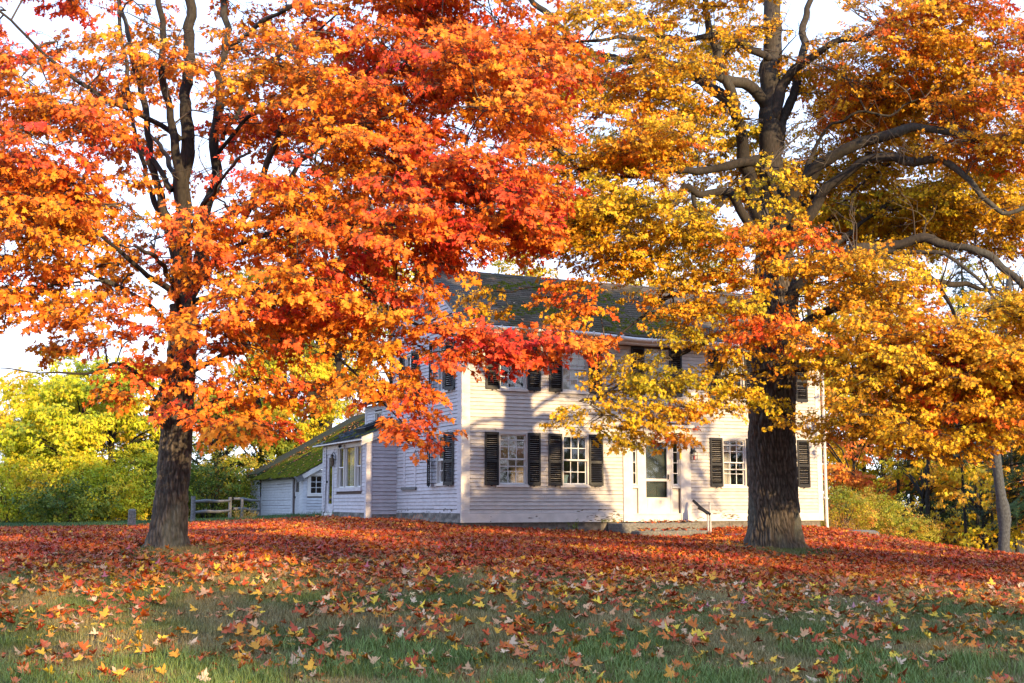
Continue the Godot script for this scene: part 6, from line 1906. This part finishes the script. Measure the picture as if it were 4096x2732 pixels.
	# the wood on the right
	for q in [[3420, 52, 1560, 2.6, 0.22, PAL_ORANGE, 800, "loose orange tree with grey branches right of the house corner"], [3540, 58, 1480, 2.8, 0.10, PAL_GOLD, 1900, "golden understorey tree in the middle of the right wood"], [3800, 62, 1450, 3.4, 0.28, PAL_GOLD, 1900, "golden tree over the dark hollow in the right wood"], [4020, 56, 1600, 3.0, 0.06, PAL_GOLD, 1800, "golden tree beside the grey trunk at the right edge"], [4180, 60, 1300, 3.6, 0.03, PAL_ORANGE, 1600, "orange tree at the far right edge of the wood"], [3690, 48, 1800, 1.9, 0.12, PAL_GOLD, 220, "yellow sapling in front of the dark spruce trunks"], [3930, 46, 1850, 1.8, 0.08, PAL_GOLD, 330, "yellow sapling left of the grey trunk"]]:
		far_tree("woodland_tree", q[7], q[0], q[1], Y.call(q[0], q[2], q[1]), q[3], q[4], q[5], q[6], "trees in the wood on the right", 0.0, 1.0, 0.12)
	far_tree("woodland_tree", "tall golden tree behind the arching limbs right of the house roof", 3460, 66.0, Y.call(3460, 1150, 66), 3.4, 0.08, PAL_GOLD, 1900, "trees in the wood on the right", 0.0, 1.0, 0.16)
	conifer("dark green spruce high behind the foliage at the right edge", on_ground(at(4060, 2018, 64.0)), Y.call(4060, 1050, 64), 2.8, 0.08, 9)
	conifer("tall dark spruce at the right behind the arching maple limbs", on_ground(at(3890, 2018, 60.0)), Y.call(3890, 950, 60) - 0.0, 2.2, 0.12, 9)
	conifer("dark spruce with bare lower trunk in the hollow of the right wood", on_ground(at(3720, 2018, 50.0)), Y.call(3720, 1450, 50), 2.3, 0.06, 9)
	conifer("dark spruce between the hollow and the grey trunk in the right wood", on_ground(at(3850, 2018, 54.0)), Y.call(3850, 1500, 54), 2.0, 0.08, 8)
	conifer("dark spruce at the right edge beside the grey trunk", on_ground(at(4130, 2018, 44.0)), Y.call(4130, 1400, 44), 1.8, 0.25, 9)
	for q in [[3590, 50, 0.07, 0.1, "slim dark trunk just right of the bushes by the house corner"], [3655, 54, 0.09, -0.2, "dark trunk leaning left at the left side of the dark hollow"], [3705, 47, 0.08, 0.15, "dark trunk in front of the spruce in the hollow of the right wood"], [3770, 56, 0.10, 0.0, "straight dark trunk at the back of the dark hollow"], [3815, 50, 0.06, 0.2, "thin trunk leaning right in the middle of the right wood"], [3860, 46, 0.05, -0.1, "thin bare sapling in front of the right spruce"], [3905, 48, 0.07, 0.1, "dark trunk left of the yellow sapling by the grey trunk"], [3960, 47, 0.045, 0.2, "thinnest bare stem close to the left of the grey trunk"], [4060, 50, 0.07, -0.1, "dark bare trunk right of the grey trunk at the picture edge"]]:
		var g := on_ground(at(q[0], 2018, q[1]))
		var t := thing("bare_trunk", q[4], "tree", g, 0.0, "slim trunks in the right wood")
		var tb := Mb.new()
		tb.tube(PackedVector3Array([Vector3(0, -0.2, 0), Vector3(q[3] * 0.4, 2.0, 0), Vector3(q[3], 4.0, 0.1), Vector3(q[3] * 2.0, 7.0, 0)]), PackedFloat32Array([q[2] * 1.2, q[2], q[2] * 0.8, q[2] * 0.3]), 7)
		obj("trunk", tb.mesh(M.far_bark), t)
		var bb := Mb.new()
		for k in 9:
			var y := rnd(0.8, 5.5)
			var w := rnd(0, TAU)
			var s := Vector3(q[3] * y / 4.0, y, 0)
			bb.tube(PackedVector3Array([s, s + Vector3(cos(w) * 0.5, rnd(-0.1, 0.15), sin(w) * 0.5), s + Vector3(cos(w) * rnd(0.8, 1.4), rnd(-0.3, 0.2), sin(w) * 1.0)]), PackedFloat32Array([0.022, 0.014, 0.004]), 3, false)
		obj("dead_branches", bb.mesh(M.far_bark), t).set_meta("kind", "stuff")
	# smooth grey trunk near the right edge
	var gg := on_ground(at(4015, 2222, 34.0))
	var gt := thing("grey_tree", "smooth bluish-grey trunk of a tree at the right edge of the lawn", "tree", gg)
	var gb := Mb.new()
	var gp := spline([Vector3(0, -0.3, 0), at(4015, 2190, 34) - gg, at(4018, 2080, 34) - gg, at(4000, 1960, 34) - gg, at(3985, 1830, 34) - gg, at(3975, 1700, 34.2) - gg, at(4000, 1450, 34.4) - gg, at(4040, 1100, 34.6) - gg], 0.2)
	var gr := PackedFloat32Array()
	for i in gp.size(): gr.append(lerpf(0.15, 0.08, float(i) / gp.size()) + (0.035 if absf(i - 6.0) < 1.5 else 0.0))
	gb.tube(gp, gr, 14)
	obj("trunk", gb.mesh(M.gray_bark), gt)
	var gl := Mb.new()
	for k in 14:
		var s := gp[int(gp.size() * rnd(0.45, 0.98))]
		var w := rnd(0, TAU)
		gl.tube(PackedVector3Array([s, s + Vector3(cos(w), 0.15, sin(w)) * 0.7, s + Vector3(cos(w), rnd(-0.1, 0.3), sin(w)) * rnd(1.2, 2.2)]), PackedFloat32Array([0.035, 0.02, 0.005]), 4, false)
	obj("branches", gl.mesh(M.gray_bark), gt).set_meta("kind", "stuff")
	var gbuf := PackedFloat32Array()
	for k in 260:
		var p := Vector3(rnd(-2.2, 2.2), rnd(3.4, 8.0), rnd(-2.0, 2.0))
		put(gbuf, Basis(Vector3.UP, rnd(0, TAU)) * Basis(Vector3.BACK, rnd(-0.6, 0.4)), p, pick(PAL_GOLD, rnd(0.0, 1.0)))
	many("crown", far_meshes[0], gbuf, gt)
	# bush at the right corner of the house
	for q in [[3370, 41, 1940, 1.0, "yellow-green bush touching the right corner of the house"], [3480, 43, 1965, 1.3, "yellow-green bush second from the house corner, with arching twigs"], [3600, 42, 2060, 1.1, "low reddish-yellow bush at the crest of the lawn"], [3300, 44, 1980, 1.0, "orange-tinged bush half hidden by the downpipe"]]:
		var g := on_ground(at(q[0], 2018, q[1]))
		shrub("shrub", q[4], g, Y.call(q[0], q[2], q[1]) - g.y, q[3], PAL_BUSH, 620, "bushes right of the house", 0.8)
	# undergrowth that closes the wood far back
	var ub := [PackedFloat32Array(), PackedFloat32Array()]
	for i in 5200:
		var d := rnd(66, 82)
		var x := rnd(-46, 44)
		if absf(x) < 9.0 and rng.randf() < 0.6: continue
		var h := 5.0 * pow(rng.randf(), 1.3) * (1.0 + 0.35 * noise.get_noise_1d(x * 12.0))
		var s := rnd(1.2, 2.0)
		put(ub[i % 2], (Basis(Vector3.UP, rnd(0, TAU)) * Basis(Vector3.BACK, rnd(-0.6, 0.6))).scaled(Vector3(s, s, s)), Vector3(x, gy(x, -d) + h, -d), pick(PAL_GREEN if noise.get_noise_2d(x * 9.0, h * 9.0) < 0.1 else PAL_GOLD, rng.randf()))
	for i in 2600:     # and the same off to the right and the far left of the house
		var right := i % 3 > 0
		var x := rnd(47, 56) if right else rnd(-58, -34)
		var d := rnd(-22, 36) if right else rnd(52, 76)
		var s := rnd(1.8, 2.8)
		put(ub[i % 2], (Basis(Vector3.UP, rnd(0, TAU)) * Basis(Vector3.BACK, rnd(-0.6, 0.6))).scaled(Vector3(s, s, s)), Vector3(x, gy(x, -d) + 6.5 * rng.randf(), -d), pick(PAL_GREEN if right else PAL_GOLD, rng.randf()))
	for i in 2600:     # brush along the road behind the viewer
		var s := rnd(1.8, 2.8)
		var x := rnd(-4, 60)
		var z := rnd(17, 25)
		put(ub[i % 2], (Basis(Vector3.UP, rnd(0, TAU)) * Basis(Vector3.BACK, rnd(-0.6, 0.6))).scaled(Vector3(s, s, s)), Vector3(x, gy(x, z) + 9.5 * rng.randf(), z), pick(PAL_GOLD, rng.randf()))
	for k in 2: tag(many("undergrowth", far_meshes[k], ub[k]), "dim mass of undergrowth at the back of the woods", "undergrowth", "", "stuff")
	# the row of trees behind the viewer that keeps the low sun off the lawn
	rng.seed = 555
	for i in 9:
		var x := 1.0 + i * 6.0
		var z := 20.0 + rnd(-2.0, 2.0)
		far_tree_at("roadside_tree", "tall orange roadside tree behind the viewer", Vector3(x, gy(x, z), z), (14.5 if x < 29.0 else 15.7) + rnd(-0.6, 0.5), 4.0, 0.02, PAL_ORANGE if i % 2 else PAL_GOLD, 2600, "row of trees behind the viewer", 0.0, 1.5, 0.3)

	for i in 7:
		var x := 46.0 + i * 2.5 + rnd(-1.0, 1.0)
		var z := -26.0 + i * 6.5
		far_tree_at("roadside_tree", "broad green and orange tree far to the right of the lawn", Vector3(x, gy(x, z), z), 12.0 + rnd(-1.0, 1.0), 4.2, 0.02, PAL_ORANGE if i % 3 == 0 else PAL_GREEN, 1000, "row of trees to the right of the viewer", 0.0, 1.5, 0.3)

# ---------------------------------------------------------------- grass and fallen leaves
func grass_and_litter() -> void:
	rng.seed = 601
	var tufts := []
	for k in 4:
		var mb := Mb.new()
		var tall: float = [1.0, 1.0, 1.0, 1.8][k]
		for i in [26, 26, 26, 16][k]:
			var p := Vector3(rnd(-0.10, 0.10), -0.01, rnd(-0.10, 0.10))
			var h := rnd(0.035, 0.085) * tall
			var w := rnd(0, TAU)
			var lean := Vector3(cos(w), 0, sin(w)) * h * rnd(0.2, 0.9)
			var a := Vector3(-sin(w), 0, cos(w)) * rnd(0.0016, 0.003) * (1.3 if k == 3 else 1.0)
			var m := p + lean * 0.35 + Vector3(0, h * 0.62, 0)
			var t := p + lean + Vector3(0, h, 0)
			var v := rnd(0.65, 1.3)
			var dry := rng.randf() < (0.3 if k < 3 else 0.05)
			mb.col = Color(v * 2.6, v * 1.5, v * 1.6) if dry else Color(v, v * rnd(0.9, 1.1), v)
			mb.quad(p - a, m - a * 0.8, m + a * 0.8, p + a)
			mb.tri(m - a * 0.8, t, m + a * 0.8)
		tufts.append(mb.mesh(M.blade))
	var buf := [PackedFloat32Array(), PackedFloat32Array(), PackedFloat32Array(), PackedFloat32Array()]
	for i in 44000:
		var d := 9.6 + 17.0 * pow(rng.randf(), 1.2)
		var x := rnd(-1, 1) * (d * 0.46 + 0.8)
		var patch := noise.get_noise_2d(x * 30.0 + 70.0, d * 30.0)
		if d > 15.5 and rng.randf() < leaf_cover(x, d) * 0.75: continue
		if inside_house(x, -d) or Vector2(x + 5.46, d - 20).length() < 0.42 or Vector2(x - 5.2, d - 25).length() < 0.8: continue
		var c := Color(0.13, 0.16, 0.034).lerp(Color(0.30, 0.225, 0.085), clampf(0.42 + patch * 1.6, 0, 1)) * rnd(0.8, 1.25)
		var k := rng.randi() % 3
		var s := rnd(0.8, 1.25)
		if d < 13.0 and rng.randf() < 0.6 * (1.0 - smoothstep(11.0, 12.6, d + patch * 2.5)):
			k = 3
			c = Color(0.13, 0.205, 0.036).lerp(Color(0.22, 0.25, 0.055), rng.randf())
		put(buf[k], Basis(Vector3.UP, rnd(0, TAU)).scaled(Vector3(s, s * rnd(0.8, 1.2), s)), Vector3(x, gy(x, -d), -d), c)
	# the strip of grass beyond the leaves, and the verge behind the crest
	for i in 5000:
		var left := rng.randf() < 0.75
		var d := rnd(34, 50) if left else rnd(30, 40)
		var x := rnd(-24, -6) if left else rnd(9, 20)
		if inside_house(x, -d) or rng.randf() < leaf_cover(x, d) * 0.6: continue
		var s := rnd(1.2, 2.0)
		put(buf[rng.randi() % 3], Basis(Vector3.UP, rnd(0, TAU)).scaled(Vector3(s, s, s)), Vector3(x, gy(x, -d), -d), Color(0.05, 0.10, 0.022) * rnd(0.8, 1.3) if left else Color(0.16, 0.13, 0.05) * rnd(0.8, 1.2))
	for k in 4:
		tag(many("grass", tufts[k], buf[k]), "short lawn grass mixed with straw" if k < 3 else "longer green grass blades nearest the viewer", "grass", "", "stuff")
	# carpet of fallen leaves
	var lb := [PackedFloat32Array(), PackedFloat32Array(), PackedFloat32Array(), PackedFloat32Array()]
	for i in 13500:
		var d := sqrt(lerpf(13.0 * 13.0, 41.0 * 41.0, rng.randf()))
		var x := rnd(-1, 1) * (d * 0.46 + 1.0)
		var cov := leaf_cover(x, d)
		if inside_house(x, -d) or rng.randf() > cov * cov: continue
		if Vector2(x + 5.46, d - 20).length() < 0.5 or Vector2(x - 5.2, d - 25).length() < 0.85: continue
		var far := smoothstep(15.0, 24.0, d)
		var t := lerpf(rnd(0.1, 1.0), rnd(0.2, 0.74), far) + noise.get_noise_2d(x * 20.0, d * 20.0) * 0.25
		put(lb[rng.randi() % 4], slope_basis(x, -d) * Basis(Vector3.UP, rnd(0, TAU)), Vector3(x, gy(x, -d) + 0.01, -d), pick(PAL_LITTER, t) * rnd(0.8, 1.2))
	for k in 4: tag(many("fallen_leaf_carpet", litter_meshes[k], lb[k]), "carpet of fallen red and orange maple leaves on the lawn", "leaves", "", "stuff")
	# the scattered leaves nearer by; those nearest the viewer one by one
	var spots := []
	for i in 12000:
		var d := sqrt(lerpf(9.8 * 9.8, 18.5 * 18.5, rng.randf()))
		var x := rnd(-1, 1) * (d * 0.45 + 0.5)
		var clump := noise.get_noise_2d(x * 45.0, d * 45.0 + 300.0)
		if rng.randf() > 0.58 + clump * 1.7: continue
		spots.append(Vector2(x, d))
	spots.sort_custom(func(a, b): return absf(a.y - 10.9) + (10.0 if absf(a.x) > a.y * 0.41 else 0.0) + (10.0 if a.y < 10.7 else 0.0) < absf(b.y - 10.9) + (10.0 if absf(b.x) > b.y * 0.41 else 0.0) + (10.0 if b.y < 10.7 else 0.0))
	var paints := []
	for j in 16:
		var m: StandardMaterial3D = M.dry_leaf.duplicate()
		var c := pick(PAL_LITTER, j / 15.0)
		m.albedo_color = lin(c.r, c.g, c.b)
		paints.append(m)
	var rest := [PackedFloat32Array(), PackedFloat32Array(), PackedFloat32Array(), PackedFloat32Array()]
	var lawn := get_node("lawn")
	for i in spots.size():
		var p := Vector3(spots[i].x, gy(spots[i].x, -spots[i].y) + rnd(0.015, 0.06), -spots[i].y)
		var b := slope_basis(p.x, p.z) * Basis(Vector3.UP, rnd(0, TAU)) * Basis(Vector3.RIGHT, rnd(-0.6, 0.6)) * Basis(Vector3.BACK, rnd(-0.5, 0.5))
		var s := rnd(0.65, 1.25)
		b = b.scaled_local(Vector3(s, s, s))
		if i < 300:
			var lf := obj("fallen_leaf", ground_leaf[rng.randi() % 4], lawn, Transform3D(b, p))
			lf.name = "fallen_leaf_%03d" % (i + 1)
			lf.set_surface_override_material(0, paints[rng.randi() % 16])
		else:
			put(rest[i % 4], b, p, pick(PAL_LITTER, rng.randf()) * rnd(0.85, 1.2))
	for k in 4: tag(many("scattered_leaves", ground_leaf[k], rest[k]), "single fallen leaves scattered over the nearer grass", "leaves", "", "stuff")
